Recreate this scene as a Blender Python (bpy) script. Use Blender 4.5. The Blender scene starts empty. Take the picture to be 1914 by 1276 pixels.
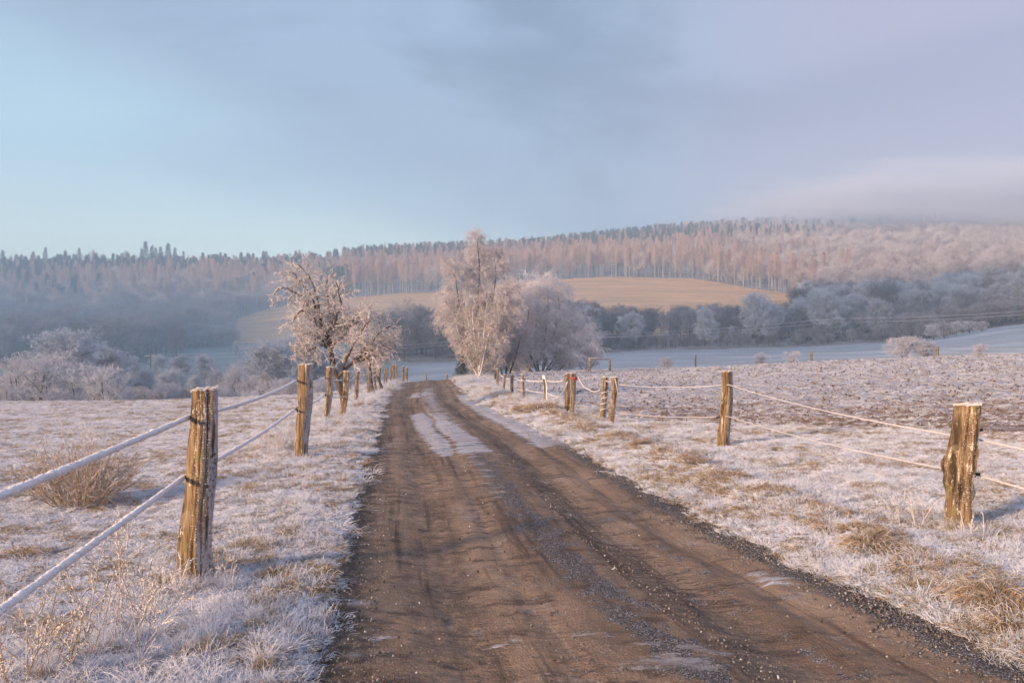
import bpy, math, random
import numpy as np

# ------------------------------------------------------------------ camera, sky, sun, exposure
SC = bpy.context.scene
COL = SC.collection
F, CX, HZ, EZ = 1488.7, 957.0, 655.0, 1.6       # focal length in photo pixels, centre column, eye level row, eye height
cam_d = bpy.data.cameras.new('camera'); cam = bpy.data.objects.new('camera', cam_d); COL.objects.link(cam)
cam_d.lens = 28.0; cam_d.sensor_width = 36.0; cam_d.shift_y = (HZ - 638.0) / 1914.0
cam_d.clip_start = 0.05; cam_d.clip_end = 6000
cam.location = (0, 0, EZ); cam.rotation_euler = (math.radians(90), 0, 0)
SC.camera = cam
SC.view_settings.view_transform = 'Standard'; SC.view_settings.look = 'None'
SC.view_settings.gamma = 1.0; SC.view_settings.exposure = 0.42
SC.cycles.use_denoising = True
SC.cycles.max_bounces = 6; SC.cycles.diffuse_bounces = 3; SC.cycles.volume_bounces = 3
SC.cycles.transparent_max_bounces = 8
SC.cycles.use_adaptive_sampling = True; SC.cycles.adaptive_threshold = 0.02

SUN_EL = math.radians(14.0)
SUN_AZ = np.array([-0.78, -0.63]); SUN_AZ = SUN_AZ / np.linalg.norm(SUN_AZ)     # ground direction towards the sun
SUN_DIR = np.array([SUN_AZ[0] * math.cos(SUN_EL), SUN_AZ[1] * math.cos(SUN_EL), math.sin(SUN_EL)])
sun_d = bpy.data.lights.new('sun', 'SUN'); sun = bpy.data.objects.new('sun', sun_d); COL.objects.link(sun)
sun_d.energy = 5.0; sun_d.angle = math.radians(6.0); sun_d.color = (1.0, 0.69, 0.45)
sun.rotation_euler = (math.pi / 2 - SUN_EL, 0, math.atan2(SUN_AZ[0], -SUN_AZ[1]))

world = bpy.data.worlds.new('World'); SC.world = world; world.use_nodes = True

class NT:
    """small helper to write node trees"""
    def __init__(s, tree): s.t = tree; s.n = tree.nodes; s.l = tree.links
    def new(s, typ, **kw):
        n = s.n.new(typ)
        for k, v in kw.items(): setattr(n, k, v)
        return n
    def put(s, sock, v):
        if v is None: return
        if isinstance(v, bpy.types.NodeSocket): s.l.new(v, sock)
        else:
            if sock.type == 'RGBA' and not isinstance(v, (int, float)) and len(v) == 3: v = (*v, 1)
            sock.default_value = v
    def math(s, op, a, b=None, c=None, clamp=False):
        n = s.new('ShaderNodeMath', operation=op, use_clamp=clamp)
        s.put(n.inputs[0], a)
        if b is not None: s.put(n.inputs[1], b)
        if c is not None: s.put(n.inputs[2], c)
        return n.outputs[0]
    def mix(s, f, a, b, blend='MIX'):
        n = s.new('ShaderNodeMix', data_type='RGBA', blend_type=blend)
        s.put(n.inputs[0], f); s.put(n.inputs[6], a); s.put(n.inputs[7], b)
        return n.outputs[2]
    def ramp(s, f, lo, hi, a=0.0, b=1.0, smooth=True):
        n = s.new('ShaderNodeMapRange', interpolation_type='SMOOTHSTEP' if smooth else 'LINEAR')
        s.put(n.inputs[0], f)
        for i, v in zip((1, 2, 3, 4), (lo, hi, a, b)): s.put(n.inputs[i], v)
        return n.outputs[0]
    def noise(s, vec, scale, detail=4, rough=0.55, dist=0.0):
        n = s.new('ShaderNodeTexNoise'); s.put(n.inputs['Vector'], vec)
        n.inputs['Scale'].default_value = scale; n.inputs['Detail'].default_value = detail
        n.inputs['Roughness'].default_value = rough; n.inputs['Distortion'].default_value = dist
        return n.outputs[0]
    def mapv(s, vec, scale=(1, 1, 1), loc=(0, 0, 0), rot=(0, 0, 0)):
        n = s.new('ShaderNodeMapping'); s.put(n.inputs[0], vec)
        n.inputs['Location'].default_value = loc; n.inputs['Rotation'].default_value = rot; n.inputs['Scale'].default_value = scale
        return n.outputs[0]

def build_world():
    nt = world.node_tree; nt.nodes.clear(); N = NT(nt)
    out = N.new('ShaderNodeOutputWorld')
    sky = N.new('ShaderNodeTexSky'); sky.sky_type = 'NISHITA'; sky.sun_disc = False
    sky.sun_elevation = SUN_EL; sky.sun_rotation = math.atan2(SUN_AZ[0], SUN_AZ[1]) % (2 * math.pi)
    sky.air_density = 1.0; sky.dust_density = 1.5
    bg1 = N.new('ShaderNodeBackground'); N.put(bg1.inputs[0], sky.outputs[0]); bg1.inputs[1].default_value = 0.08
    tc = N.new('ShaderNodeTexCoord'); d = tc.outputs['Generated']
    sp = N.new('ShaderNodeSeparateXYZ'); N.put(sp.inputs[0], d); x, y, z = sp.outputs
    # position on the cloud layer: u = x/|y|, v = z/|y|-like coordinates of the direction itself
    r = N.math('SQRT', N.math('ADD', N.math('MULTIPLY', x, x), N.math('MULTIPLY', y, y)))
    u = N.math('DIVIDE', x, N.math('MAXIMUM', r, 0.05))
    v = N.math('DIVIDE', z, N.math('MAXIMUM', r, 0.05))
    warp = N.noise(N.mapv(d, (1.6, 1.6, 4.0)), 1.5, 4, 0.5)
    warp2 = N.noise(N.mapv(d, (1.0, 1.0, 2.6), (3.1, 1.7, 0.4), (0, 0.45, 0)), 2.3, 6, 0.55, 0.4)
    w = N.math('MULTIPLY', N.math('SUBTRACT', warp, 0.5), 0.22)
    # clear band near the horizon on the left, rising towards the left
    edge = N.math('SUBTRACT', 0.11, N.math('MULTIPLY', u, 0.42))
    h = N.math('SUBTRACT', N.math('ADD', v, w), edge)
    f = N.ramp(N.math('ADD', h, N.math('MULTIPLY', N.math('SUBTRACT', warp2, 0.5), 0.25)), -0.10, 0.13)
    clear = N.mix(N.ramp(v, 0.03, 0.24), (1.15, 1.30, 1.08, 1), (0.43, 0.69, 0.84, 1))
    cl_l = N.mix(N.ramp(warp2, 0.40, 0.60), (0.16, 0.24, 0.385, 1), (0.28, 0.40, 0.58, 1))
    cl_r = N.mix(N.ramp(warp2, 0.36, 0.66), (0.31, 0.305, 0.47, 1), (0.41, 0.375, 0.53, 1))
    cloud = N.mix(N.ramp(N.math('ADD', u, w), 0.02, 0.5), cl_l, cl_r)
    low_r = N.mix(N.ramp(v, 0.08, 0.36), (0.50, 0.445, 0.53, 1), cloud)
    cloud = N.mix(N.ramp(u, 0.12, 0.42), cloud, low_r)
    col = N.mix(f, clear, cloud)
    col = N.mix(N.ramp(v, 0.7, 2.0), col, (0.24, 0.40, 0.74, 1))
    # a brighter pale break in the cloud around the low sun, behind and left of the viewer
    dt = N.new('ShaderNodeVectorMath', operation='DOT_PRODUCT'); N.put(dt.inputs[0], d); dt.inputs[1].default_value = tuple(SUN_DIR)
    glow = N.ramp(dt.outputs['Value'], 0.55, 1.0)
    col = N.mix(glow, col, (1.15, 0.90, 0.70, 1))
    bg2 = N.new('ShaderNodeBackground'); N.put(bg2.inputs[0], col); bg2.inputs[1].default_value = 1.0
    ms = N.new('ShaderNodeMixShader'); ms.inputs[0].default_value = 0.88
    N.l.new(bg1.outputs[0], ms.inputs[1]); N.l.new(bg2.outputs[0], ms.inputs[2]); N.l.new(ms.outputs[0], out.inputs[0])
build_world()

# ------------------------------------------------------------------ general helpers
def rngf(seed): return np.random.default_rng(seed)

def _hash(ix, iy, seed):
    h = (ix.astype(np.int64) * 374761393 + iy.astype(np.int64) * 668265263 + seed * 974634777) & 0xffffffff
    h = ((h ^ (h >> 13)) * 1274126177) & 0xffffffff
    return ((h ^ (h >> 16)) & 0xffffff) / float(0x1000000)
def pn(x, y, seed=0):
    x = np.asarray(x, float); y = np.asarray(y, float)
    ix = np.floor(x); iy = np.floor(y); fx = x - ix; fy = y - iy
    u = fx * fx * fx * (fx * (fx * 6 - 15) + 10); v = fy * fy * fy * (fy * (fy * 6 - 15) + 10)
    def g(a, b):
        t = _hash(ix + a, iy + b, seed) * 2 * np.pi
        return np.cos(t) * (fx - a) + np.sin(t) * (fy - b)
    a = g(0, 0) * (1 - u) + g(1, 0) * u; b = g(0, 1) * (1 - u) + g(1, 1) * u
    return (a * (1 - v) + b * v) * 1.4
def fbm(x, y, seed=0, o=4, gain=0.5):
    s = 0; a = 1.0; t = 0
    for i in range(o):
        s = s + a * pn(x * 2 ** i, y * 2 ** i, seed + i * 17); t += a; a *= gain
    return s / t
def sstep(a, b, x):
    t = np.clip((np.asarray(x, float) - a) / (b - a), 0, 1); return t * t * (3 - 2 * t)

def mesh_np(name, V, faces, mats, smooth=True, attrs=None, mat_idx=None):
    """V (n,3); faces: list of int arrays (m,3) / (m,4); one mesh"""
    me = bpy.data.meshes.new(name)
    V = np.ascontiguousarray(V, dtype=np.float32); me.vertices.add(len(V)); me.vertices.foreach_set('co', V.ravel())
    faces = [np.asarray(f, dtype=np.int32) for f in faces if len(f)]
    loops = np.concatenate([f.ravel() for f in faces]) if faces else np.zeros(0, np.int32)
    tot = np.concatenate([np.full(len(f), f.shape[1], np.int32) for f in faces]) if faces else np.zeros(0, np.int32)
    if len(tot):
        me.loops.add(len(loops)); me.loops.foreach_set('vertex_index', loops)
        me.polygons.add(len(tot)); st = np.concatenate([[0], np.cumsum(tot)[:-1]]).astype(np.int32)
        me.polygons.foreach_set('loop_start', st)
        if smooth: me.polygons.foreach_set('use_smooth', np.ones(len(tot), bool))
        if mat_idx is not None: me.polygons.foreach_set('material_index', np.asarray(mat_idx, np.int32))
    for k, a in (attrs or {}).items():
        a = np.asarray(a, np.float32)
        if a.ndim == 1:
            at = me.attributes.new(k, 'FLOAT', 'POINT'); at.data.foreach_set('value', a)
        else:
            at = me.attributes.new(k, 'FLOAT_VECTOR', 'POINT'); at.data.foreach_set('vector', a.ravel())
    for m in (mats if isinstance(mats, (list, tuple)) else [mats]):
        if m: me.materials.append(m)
    me.update(calc_edges=True)
    return me

def obj(name, me, parent=None, loc=(0, 0, 0), link=True):
    o = bpy.data.objects.new(name, me)
    if link: COL.objects.link(o)
    o.location = loc
    if parent: o.parent = parent
    return o
def tag(o, label=None, cat=None, group=None, kind=None):
    if label: o['label'] = label
    if cat: o['category'] = cat
    if group: o['group'] = group
    if kind: o['kind'] = kind
    return o
def thing(name, label, cat, loc=(0, 0, 0), rz=0.0, group=None, scale=None):
    o = bpy.data.objects.new(name, None); COL.objects.link(o); o.location = loc; o.rotation_euler = (0, 0, rz)
    o.empty_display_size = 0.2
    if scale is not None: o.scale = scale
    return tag(o, label, cat, group)
def copy_thing(root, loc, rz=0.0, scale=(1, 1, 1), label=None, group=None, tilt=(0, 0)):
    r = root.copy(); COL.objects.link(r); r.location = loc; r.rotation_euler = (tilt[0], tilt[1], rz); r.scale = scale
    if label: r['label'] = label
    if group: r['group'] = group
    for ch in list(root.children):
        c = ch.copy(); COL.objects.link(c); c.parent = r
        for g in ch.children:
            d = g.copy(); COL.objects.link(d); d.parent = c
    return r

class MB:
    """collects arrays into one mesh"""
    def __init__(s): s.V = []; s.Q = []; s.T = []; s.n = 0; s.A = {}
    def add(s, V, quads=None, tris=None, **attrs):
        V = np.asarray(V, float).reshape(-1, 3)
        s.V.append(V)
        if quads is not None and len(quads): s.Q.append(np.asarray(quads, np.int64) + s.n)
        if tris is not None and len(tris): s.T.append(np.asarray(tris, np.int64) + s.n)
        for k, a in attrs.items(): s.A.setdefault(k, []).append(np.broadcast_to(np.asarray(a, float), (len(V),)))
        s.n += len(V)
    def mesh(s, name, mats, smooth=True):
        F_ = []
        if s.Q: F_.append(np.concatenate(s.Q))
        if s.T: F_.append(np.concatenate(s.T))
        return mesh_np(name, np.concatenate(s.V), F_, mats, smooth, {k: np.concatenate(v) for k, v in s.A.items()})

def tubes(mb, P, R, k=3, cap=False, **attrs):
    """P (N,K,3) polylines, R (N,K) radii -> tubes with k sides"""
    P = np.asarray(P, float); R = np.asarray(R, float); N_, K = P.shape[:2]
    T = np.gradient(P, axis=1); T /= np.linalg.norm(T, axis=2, keepdims=True) + 1e-9
    ref = np.where(np.abs(T[..., 2:3]) > 0.9, np.array([1.0, 0, 0]), np.array([0, 0, 1.0]))
    ref = np.broadcast_to(ref[:, :1], T.shape)
    A = np.cross(T, ref); A /= np.linalg.norm(A, axis=2, keepdims=True) + 1e-9
    B = np.cross(T, A)
    th = np.arange(k) / k * 2 * np.pi
    V = P[:, :, None] + R[:, :, None, None] * (np.cos(th)[None, None, :, None] * A[:, :, None] + np.sin(th)[None, None, :, None] * B[:, :, None])
    idx = np.arange(N_ * K * k).reshape(N_, K, k); nx = np.roll(idx, -1, axis=2)
    q = np.stack([idx[:, :-1], nx[:, :-1], nx[:, 1:], idx[:, 1:]], axis=-1).reshape(-1, 4)
    at = {}
    for kk, a in attrs.items():
        at[kk] = np.broadcast_to(np.asarray(a, float)[..., None], (N_, K, k)).ravel() if np.ndim(a) else a
    mb.add(V.reshape(-1, 3), quads=q, **at)
    if cap:
        c = np.stack([P[:, 0], P[:, -1]], 1).reshape(-1, 3)
        ci = np.arange(2 * N_).reshape(N_, 2) + N_ * K * k
        base = mb.n - N_ * K * k
        t0 = np.stack([nx[:, 0], idx[:, 0], np.broadcast_to(ci[:, :1], (N_, k))], -1).reshape(-1, 3)
        t1 = np.stack([idx[:, -1], nx[:, -1], np.broadcast_to(ci[:, 1:], (N_, k))], -1).reshape(-1, 3)
        mb.V.append(c); mb.n += len(c); mb.T.append(np.concatenate([t0, t1]) + base)
        for kk in attrs: mb.A[kk].append(np.zeros(len(c)))

def resample(pts, n):
    pts = np.asarray(pts, float); d = np.r_[0, np.cumsum(np.linalg.norm(np.diff(pts, axis=0), axis=1))]
    t = np.linspace(0, d[-1], n)
    # smooth by Catmull-Rom-like cubic through uniform parameter
    m = len(pts); out = []
    for s_ in t:
        i = min(np.searchsorted(d, s_, side='right') - 1, m - 2); f = (s_ - d[i]) / (d[i + 1] - d[i] + 1e-9)
        p0 = pts[max(i - 1, 0)]; p1 = pts[i]; p2 = pts[i + 1]; p3 = pts[min(i + 2, m - 1)]
        out.append(0.5 * ((2 * p1) + (-p0 + p2) * f + (2 * p0 - 5 * p1 + 4 * p2 - p3) * f * f + (-p0 + 3 * p1 - 3 * p2 + p3) * f ** 3))
    return np.array(out)

def grow(rng, P, R, n, t0=0.2, t1=1.0, ang=(0.6, 1.1), L=1.0, prof=None, npts=4, jit=0.15, grav=0.0, rf=0.6, rmax=1.0, rmin=0.004, var=0.3, shade=0.0):
    P = np.asarray(P, float); R = np.asarray(R, float)
    N_, K = P.shape[:2]; M = N_ * n
    pi = np.repeat(np.arange(N_), n)
    t = (np.tile(np.arange(n), N_) + rng.random(M)) / n; t = t0 + (t1 - t0) * t
    s_ = np.clip(t * (K - 1), 0, K - 1.0001); i = s_.astype(int); f = (s_ - i)[:, None]
    p = P[pi, i] * (1 - f) + P[pi, i + 1] * f
    rr = R[pi, i] * (1 - f[:, 0]) + R[pi, i + 1] * f[:, 0]
    T = P[pi, i + 1] - P[pi, i]; T /= np.linalg.norm(T, axis=1, keepdims=True) + 1e-9
    ref = np.where(np.abs(T[:, 2:3]) > 0.9, np.array([[1.0, 0, 0]]), np.array([[0, 0, 1.0]]))
    A = np.cross(T, ref); A /= np.linalg.norm(A, axis=1, keepdims=True) + 1e-9; B = np.cross(T, A)
    az = np.tile(np.arange(n), N_) * 2.399 + rng.random(M) * 1.6 + np.repeat(rng.random(N_) * 6.28, n)
    a = ang[0] + (ang[1] - ang[0]) * rng.random(M)
    d = np.cos(a)[:, None] * T + np.sin(a)[:, None] * (np.cos(az)[:, None] * A + np.sin(az)[:, None] * B)
    ln = L * (prof(t) if prof is not None else 1.0) * (1 - var + 2 * var * rng.random(M))
    out = np.empty((M, npts, 3)); out[:, 0] = p
    for k in range(1, npts):
        d = d + rng.normal(0, jit, (M, 3)); d[:, 2] -= grav * k / npts
        d /= np.linalg.norm(d, axis=1, keepdims=True) + 1e-9
        p = p + d * (ln / (npts - 1))[:, None]; out[:, k] = p
    r0 = np.clip(rr * rf, rmin, rmax)
    R2 = r0[:, None] * (1 - np.linspace(0, 1, npts))[None] + rmin * np.linspace(0, 1, npts)[None]
    return out, R2

# ------------------------------------------------------------------ terrain: heights measured column by column
PXC = [-500, 0, 250, 430, 600, 700, 770, 840, 1000, 1150, 1300, 1500, 1700, 1914, 2500]
def zy(py, D): return EZ + (HZ - py) / F * D
near_road = [(1, 0.0), (5, 0.02), (11, 0.05), (20, -0.12), (30, -0.30), (40, -0.42), (50, -0.49), (60, -0.56)]
TAB = {}
left_near = [(1, 0.0), (5, -0.02), (12, -0.10), (20, -0.28), (30, -0.60), (38, -0.9)]
TAB[-500] = left_near + [(44, zy(752, 44)), (60, -4.0), (90, -8), (150, -10), (216, -7.5), (250, -5), (290, -1.5), (330, zy(645, 330)), (400, zy(605, 400)), (500, zy(560, 500)), (650, zy(525, 650)), (800, zy(510, 800)), (1000, zy(520, 1000)), (1300, 60)]
TAB[0] = left_near + [(43, zy(752, 43)), (60, -4.0), (90, -8), (150, -10), (216, -7.5), (250, -5), (290, -1.5), (330, zy(655, 330)), (400, zy(620, 400)), (500, zy(578, 500)), (600, zy(548, 600)), (700, zy(522, 700)), (800, zy(505, 800)), (1000, zy(517, 1000)), (1300, 60)]
TAB[250] = left_near + [(44, zy(748, 44)), (60, -3.6), (90, -8), (150, -10), (216, -7.5), (250, -5), (290, -1.4), (320, zy(657, 320)), (400, zy(620, 400)), (500, zy(580, 500)), (600, zy(547, 600)), (700, zy(518, 700)), (800, zy(500, 800)), (1000, zy(513, 1000)), (1300, 60)]
TAB[430] = [(1, 0.0), (5, 0.02), (12, 0.0), (20, -0.22), (30, -0.5), (38, -0.8), (46, zy(741, 46)), (60, -3.4), (90, -7), (150, -9), (216, -7), (250, -4.6), (290, -0.5), (320, zy(650, 320)), (360, zy(637, 360)), (400, zy(619, 400)), (440, zy(597, 440)), (500, zy(574, 500)), (600, zy(545, 600)), (700, zy(518, 700)), (800, zy(500, 800)), (1000, zy(513, 1000)), (1300, 60)]
TAB[600] = [(1, 0.0), (5, 0.02), (12, 0.05), (20, -0.14), (30, -0.45), (38, -0.72), (50, zy(735, 50)), (62, -2.6), (90, -6), (150, -8), (216, -5.5), (250, -3), (300, zy(650, 300)), (350, zy(628, 350)), (400, zy(603, 400)), (450, zy(578, 450)), (490, zy(562, 490)), (600, zy(535, 600)), (700, zy(515, 700)), (800, zy(500, 800)), (1000, zy(513, 1000)), (1300, 60)]
TAB[700] = near_road[:-2] + [(48, -0.55), (56, -0.62), (66, -1.5), (90, -4.8), (150, -5.5), (205, -2.4), (250, zy(660, 250)), (300, zy(635, 300)), (350, zy(610, 350)), (400, zy(585, 400)), (480, zy(553, 480)), (600, zy(525, 600)), (700, zy(507, 700)), (820, zy(490, 820)), (1000, zy(500, 1000)), (1300, 60)]
TAB[770] = near_road + [(68, -1.1), (90, -3.6), (130, -4.4), (150, zy(706, 150)), (200, zy(677, 200)), (250, zy(652, 250)), (300, zy(628, 300)), (350, zy(603, 350)), (400, zy(582, 400)), (480, zy(548, 480)), (600, zy(523, 600)), (700, zy(505, 700)), (850, zy(487, 850)), (1050, zy(497, 1050)), (1300, 60)]
TAB[840] = near_road + [(68, -1.0), (90, -3.4), (130, -4.2), (150, zy(706, 150)), (200, zy(676, 200)), (250, zy(652, 250)), (300, zy(628, 300)), (350, zy(603, 350)), (400, zy(580, 400)), (480, zy(546, 480)), (600, zy(522, 600)), (700, zy(503, 700)), (850, zy(485, 850)), (1050, zy(495, 1050)), (1300, 60)]
TAB[1000] = [(1, 0.0), (5, 0.0), (12, 0.03), (20, 0.0), (30, -0.05), (45, 0.02), (62, zy(692, 62)), (75, -0.5), (95, -2.2), (130, -2.6), (160, zy(690, 160)), (205, zy(668, 205)), (300, zy(620, 300)), (400, zy(565, 400)), (480, zy(533, 480)), (520, zy(521, 520)), (650, zy(500, 650)), (870, zy(475, 870)), (1050, zy(482, 1050)), (1300, 70)]
TAB[1150] = [(1, 0.0), (5, 0.0), (12, 0.03), (20, 0.02), (30, 0.02), (45, 0.05), (65, zy(690, 65)), (78, -0.3), (95, -1.6), (130, -1.6), (160, zy(681, 160)), (210, zy(659, 210)), (300, zy(612, 300)), (400, zy(562, 400)), (500, zy(522, 500)), (525, zy(517, 525)), (700, zy(488, 700)), (900, zy(458, 900)), (1080, zy(462, 1080)), (1300, 90)]
TAB[1300] = [(1, 0.0), (5, 0.02), (12, 0.05), (20, 0.06), (30, 0.12), (45, 0.2), (68, zy(687, 68)), (80, -0.1), (95, -1.0), (130, -0.8), (160, zy(674, 160)), (210, zy(656, 210)), (300, zy(610, 300)), (400, zy(566, 400)), (500, zy(527, 500)), (525, zy(521, 525)), (700, zy(482, 700)), (900, zy(443, 900)), (1080, zy(448, 1080)), (1300, 100)]
TAB[1500] = [(1, 0.0), (5, 0.03), (12, 0.08), (20, 0.12), (30, 0.2), (45, 0.38), (71, zy(676, 71)), (82, 0.1), (95, -0.5), (130, 0.0), (160, zy(667, 160)), (213, zy(649, 213)), (300, zy(608, 300)), (380, zy(572, 380)), (430, zy(553, 430)), (600, zy(505, 600)), (750, zy(465, 750)), (900, zy(432, 900)), (1080, zy(437, 1080)), (1300, 110)]
TAB[1700] = [(1, 0.0), (5, 0.05), (12, 0.1), (20, 0.18), (30, 0.3), (45, 0.6), (73, zy(666, 73)), (84, 0.6), (95, 0.4), (130, 1.1), (160, zy(656, 160)), (213, zy(640, 213)), (300, zy(602, 300)), (400, zy(558, 400)), (600, zy(495, 600)), (750, zy(455, 750)), (900, zy(425, 900)), (1080, zy(430, 1080)), (1300, 110)]
TAB[1914] = [(1, 0.0), (5, 0.05), (12, 0.12), (20, 0.25), (30, 0.45), (45, 0.8), (75, zy(659, 75)), (86, 1.1), (95, 1.1), (130, 3.6), (160, zy(628, 160)), (200, zy(604, 200)), (300, zy(580, 300)), (400, zy(545, 400)), (600, zy(485, 600)), (750, zy(447, 750)), (900, zy(420, 900)), (1080, zy(425, 1080)), (1300, 120)]
TAB[2500] = [(1, 0.0), (5, 0.05), (12, 0.15), (20, 0.35), (30, 0.7), (45, 1.2), (75, zy(645, 75)), (95, 2.2), (130, 5.5), (160, zy(600, 160)), (200, zy(580, 200)), (300, zy(550, 300)), (400, zy(520, 400)), (600, zy(470, 600)), (750, zy(435, 750)), (900, zy(412, 900)), (1080, zy(420, 1080)), (1300, 120)]
_TU = np.linspace((-500 - CX) / F, (2500 - CX) / F, 241); _TL = np.linspace(0.0, math.log(1300), 420)
def _build_table():
    cols = np.array([np.interp(np.exp(_TL), [a for a, b in TAB[p]], [b for a, b in TAB[p]]) for p in PXC])
    Z = np.array([np.interp(_TU, [(p - CX) / F for p in PXC], cols[:, j]) for j in range(len(_TL))])  # (L,U)
    def blur(Z, n, ax):
        k = np.exp(-0.5 * (np.arange(-3 * n, 3 * n + 1) / n) ** 2); k /= k.sum()
        pad = [(0, 0), (0, 0)]; pad[ax] = (3 * n, 3 * n); Zp = np.pad(Z, pad, mode='edge')
        return np.apply_along_axis(lambda m: np.convolve(m, k, 'valid'), ax, Zp)
    return blur(blur(Z, 2, 0), 4, 1)
_TZ = _build_table()
def base_z(x, y):
    y = np.maximum(np.asarray(y, float), 1.0); x = np.asarray(x, float)
    u = np.clip(x / y, _TU[0], _TU[-1]); l = np.clip(np.log(y), _TL[0], _TL[-1])
    fu = (u - _TU[0]) / (_TU[1] - _TU[0]); fl = (l - _TL[0]) / (_TL[1] - _TL[0])
    iu = np.clip(fu.astype(int), 0, len(_TU) - 2); il = np.clip(fl.astype(int), 0, len(_TL) - 2); fu = fu - iu; fl = fl - il
    return (_TZ[il, iu] * (1 - fu) + _TZ[il, iu + 1] * fu) * (1 - fl) + (_TZ[il + 1, iu] * (1 - fu) + _TZ[il + 1, iu + 1] * fu) * fl

RD = np.array([-6, 1.5, 3.84, 5.35, 6.9, 8.8, 12.2, 16.4, 22, 30, 40, 50, 60, 76.])
RL = np.array([0.66, -0.48, -0.87, -1.13, -1.35, -1.60, -2.10, -2.72, -3.55, -4.68, -5.85, -6.9, -7.9, -9.6])
RR = np.array([4.0, 2.85, 2.52, 2.18, 1.84, 1.52, 1.05, 0.40, -0.50, -1.50, -2.6, -3.75, -4.75, -6.4])
def road_l(y): return np.interp(y, RD, RL)
def road_r(y): return np.interp(y, RD, RR)
FR_Y = [0, 6.85, 12.8, 17, 19.8, 25, 27.5, 30, 39, 60]; FR_X = [4.3, 3.85, 3.4, 2.16, 1.46, 0.7, 0.1, -0.3, -0.8, -2.6]
def fence_r(y): return np.interp(y, FR_Y, FR_X)
PLOUGH_END = lambda u: np.interp(u * F + CX, [840, 1000, 1150, 1300, 1500, 1700, 1914, 2500], [61, 62, 65, 68, 71, 73, 75, 75])

def micro(x, y, ploughed):
    """bumps of turf / ploughed soil"""
    y = np.asarray(y, float)
    a = 0.03 * fbm(x * 0.9, y * 0.9, 3, 4) + 0.018 * fbm(x * 3.3, y * 3.3, 5, 3)
    big = 0.10 * fbm(x * 0.13, y * 0.13, 9, 2) * sstep(14, 40, y)
    p = 0.05 * np.abs(fbm(x * 1.7, y * 1.7, 11, 4)) * 1.6 + 0.05 * fbm(x * 5, y * 5, 12, 3) + 0.05 * fbm(x * .5, y * .5, 14, 2) + 0.035 * np.sin(y * 9 + 1.6 * fbm(x * .4, y * .4, 15, 2)) * (1 - sstep(30, 45, y))
    far = sstep(60, 300, y) * 1.2 * fbm(x * 0.02, y * 0.02, 21, 3) * 0.6
    return a * (1 - ploughed) + p * ploughed + big * (y < 60) + far
def plough_mask(x, y):
    x = np.asarray(x, float); y = np.asarray(y, float)
    w = 0.8 * fbm(x * 0.4, y * 0.4, 31, 3)
    m = sstep(14.0, 18.5, y + 0.75 * np.clip(x - 5.5, 0, 6) + w * 3.0) * sstep(0.2, 1.6, x - fence_r(y) + w) 
    return m * (y < PLOUGH_END(x / np.maximum(y, 1)) + 0.5)
def road_dist(x, y):
    """signed: >0 outside the road, metres"""
    wob = 0.12 * fbm(np.asarray(x) * 0.0 + 3, np.asarray(y) * 0.9, 41, 3) + 0.05 * pn(np.asarray(x) * 0 + 8, np.asarray(y) * 5, 42)
    return np.maximum(road_l(y) + wob - x, x - road_r(y) + wob)
def ground_z(x, y):
    x = np.asarray(x, float); y = np.asarray(y, float)
    pm = plough_mask(x, y); z = base_z(x, y) + micro(x, y, pm)
    d = road_dist(x, y); near = (1 - sstep(62, 74, y))
    bank = 0.035 * sstep(0.1, 0.7, d) - 0.035 * sstep(0.9, 2.5, d)
    rb = np.where(x > road_r(y), 0.10 * np.exp(-((d - 0.95) / 0.28) ** 2) * sstep(4, 9, y) * (1 - sstep(30, 45, y)), 0)
    z = z + (bank + rb) * near
    z = np.where((y < 76), z - 0.14 * (1 - sstep(-0.10, 0.22, d)), z)     # dips below the road sheet
    return z
def hit(px, py):
    """first point of the terrain seen at this pixel of the photograph"""
    D = np.exp(np.linspace(math.log(2.0), math.log(1100), 6000)); x = (px - CX) / F * D
    g = (base_z(x, D) - EZ) / D; t = (HZ - py) / F
    i = int(np.argmax(g >= t)) if (g >= t).any() else len(D) - 1
    if i == 0 and not (g >= t).any(): i = len(D) - 1
    return float(x[i]), float(D[i])
def pt(px, py, D): return np.array([(px - CX) / F * D, D, EZ + (HZ - py) / F * D])
def gz(x, y): return float(ground_z(np.array([x]), np.array([y]))[0])

# ------------------------------------------------------------------ materials
def material(name):
    m = bpy.data.materials.new(name); m.use_nodes = True; nt = m.node_tree; nt.nodes.clear(); N = NT(nt)
    out = N.new('ShaderNodeOutputMaterial'); b = N.new('ShaderNodeBsdfPrincipled'); N.l.new(b.outputs[0], out.inputs[0])
    b.inputs['Roughness'].default_value = 0.85; b.inputs['Specular IOR Level'].default_value = 0.25
    return m, N, b
def bump(N, b, h, strength=0.5, dist=0.02):
    n = N.new('ShaderNodeBump'); n.inputs['Strength'].default_value = strength; n.inputs['Distance'].default_value = dist
    N.put(n.inputs['Height'], h); N.l.new(n.outputs[0], b.inputs['Normal'])
def pos(N): return N.new('ShaderNodeNewGeometry').outputs['Position']
def objco(N): return N.new('ShaderNodeTexCoord').outputs['Object']
def attr(N, name):
    a = N.new('ShaderNodeAttribute'); a.attribute_name = name; return a.outputs['Fac']
def rand(N): return N.new('ShaderNodeObjectInfo').outputs['Random']
def nz(N):
    s = N.new('ShaderNodeSeparateXYZ'); N.put(s.inputs[0], N.new('ShaderNodeNewGeometry').outputs['Normal']); return s.outputs[2]

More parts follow.
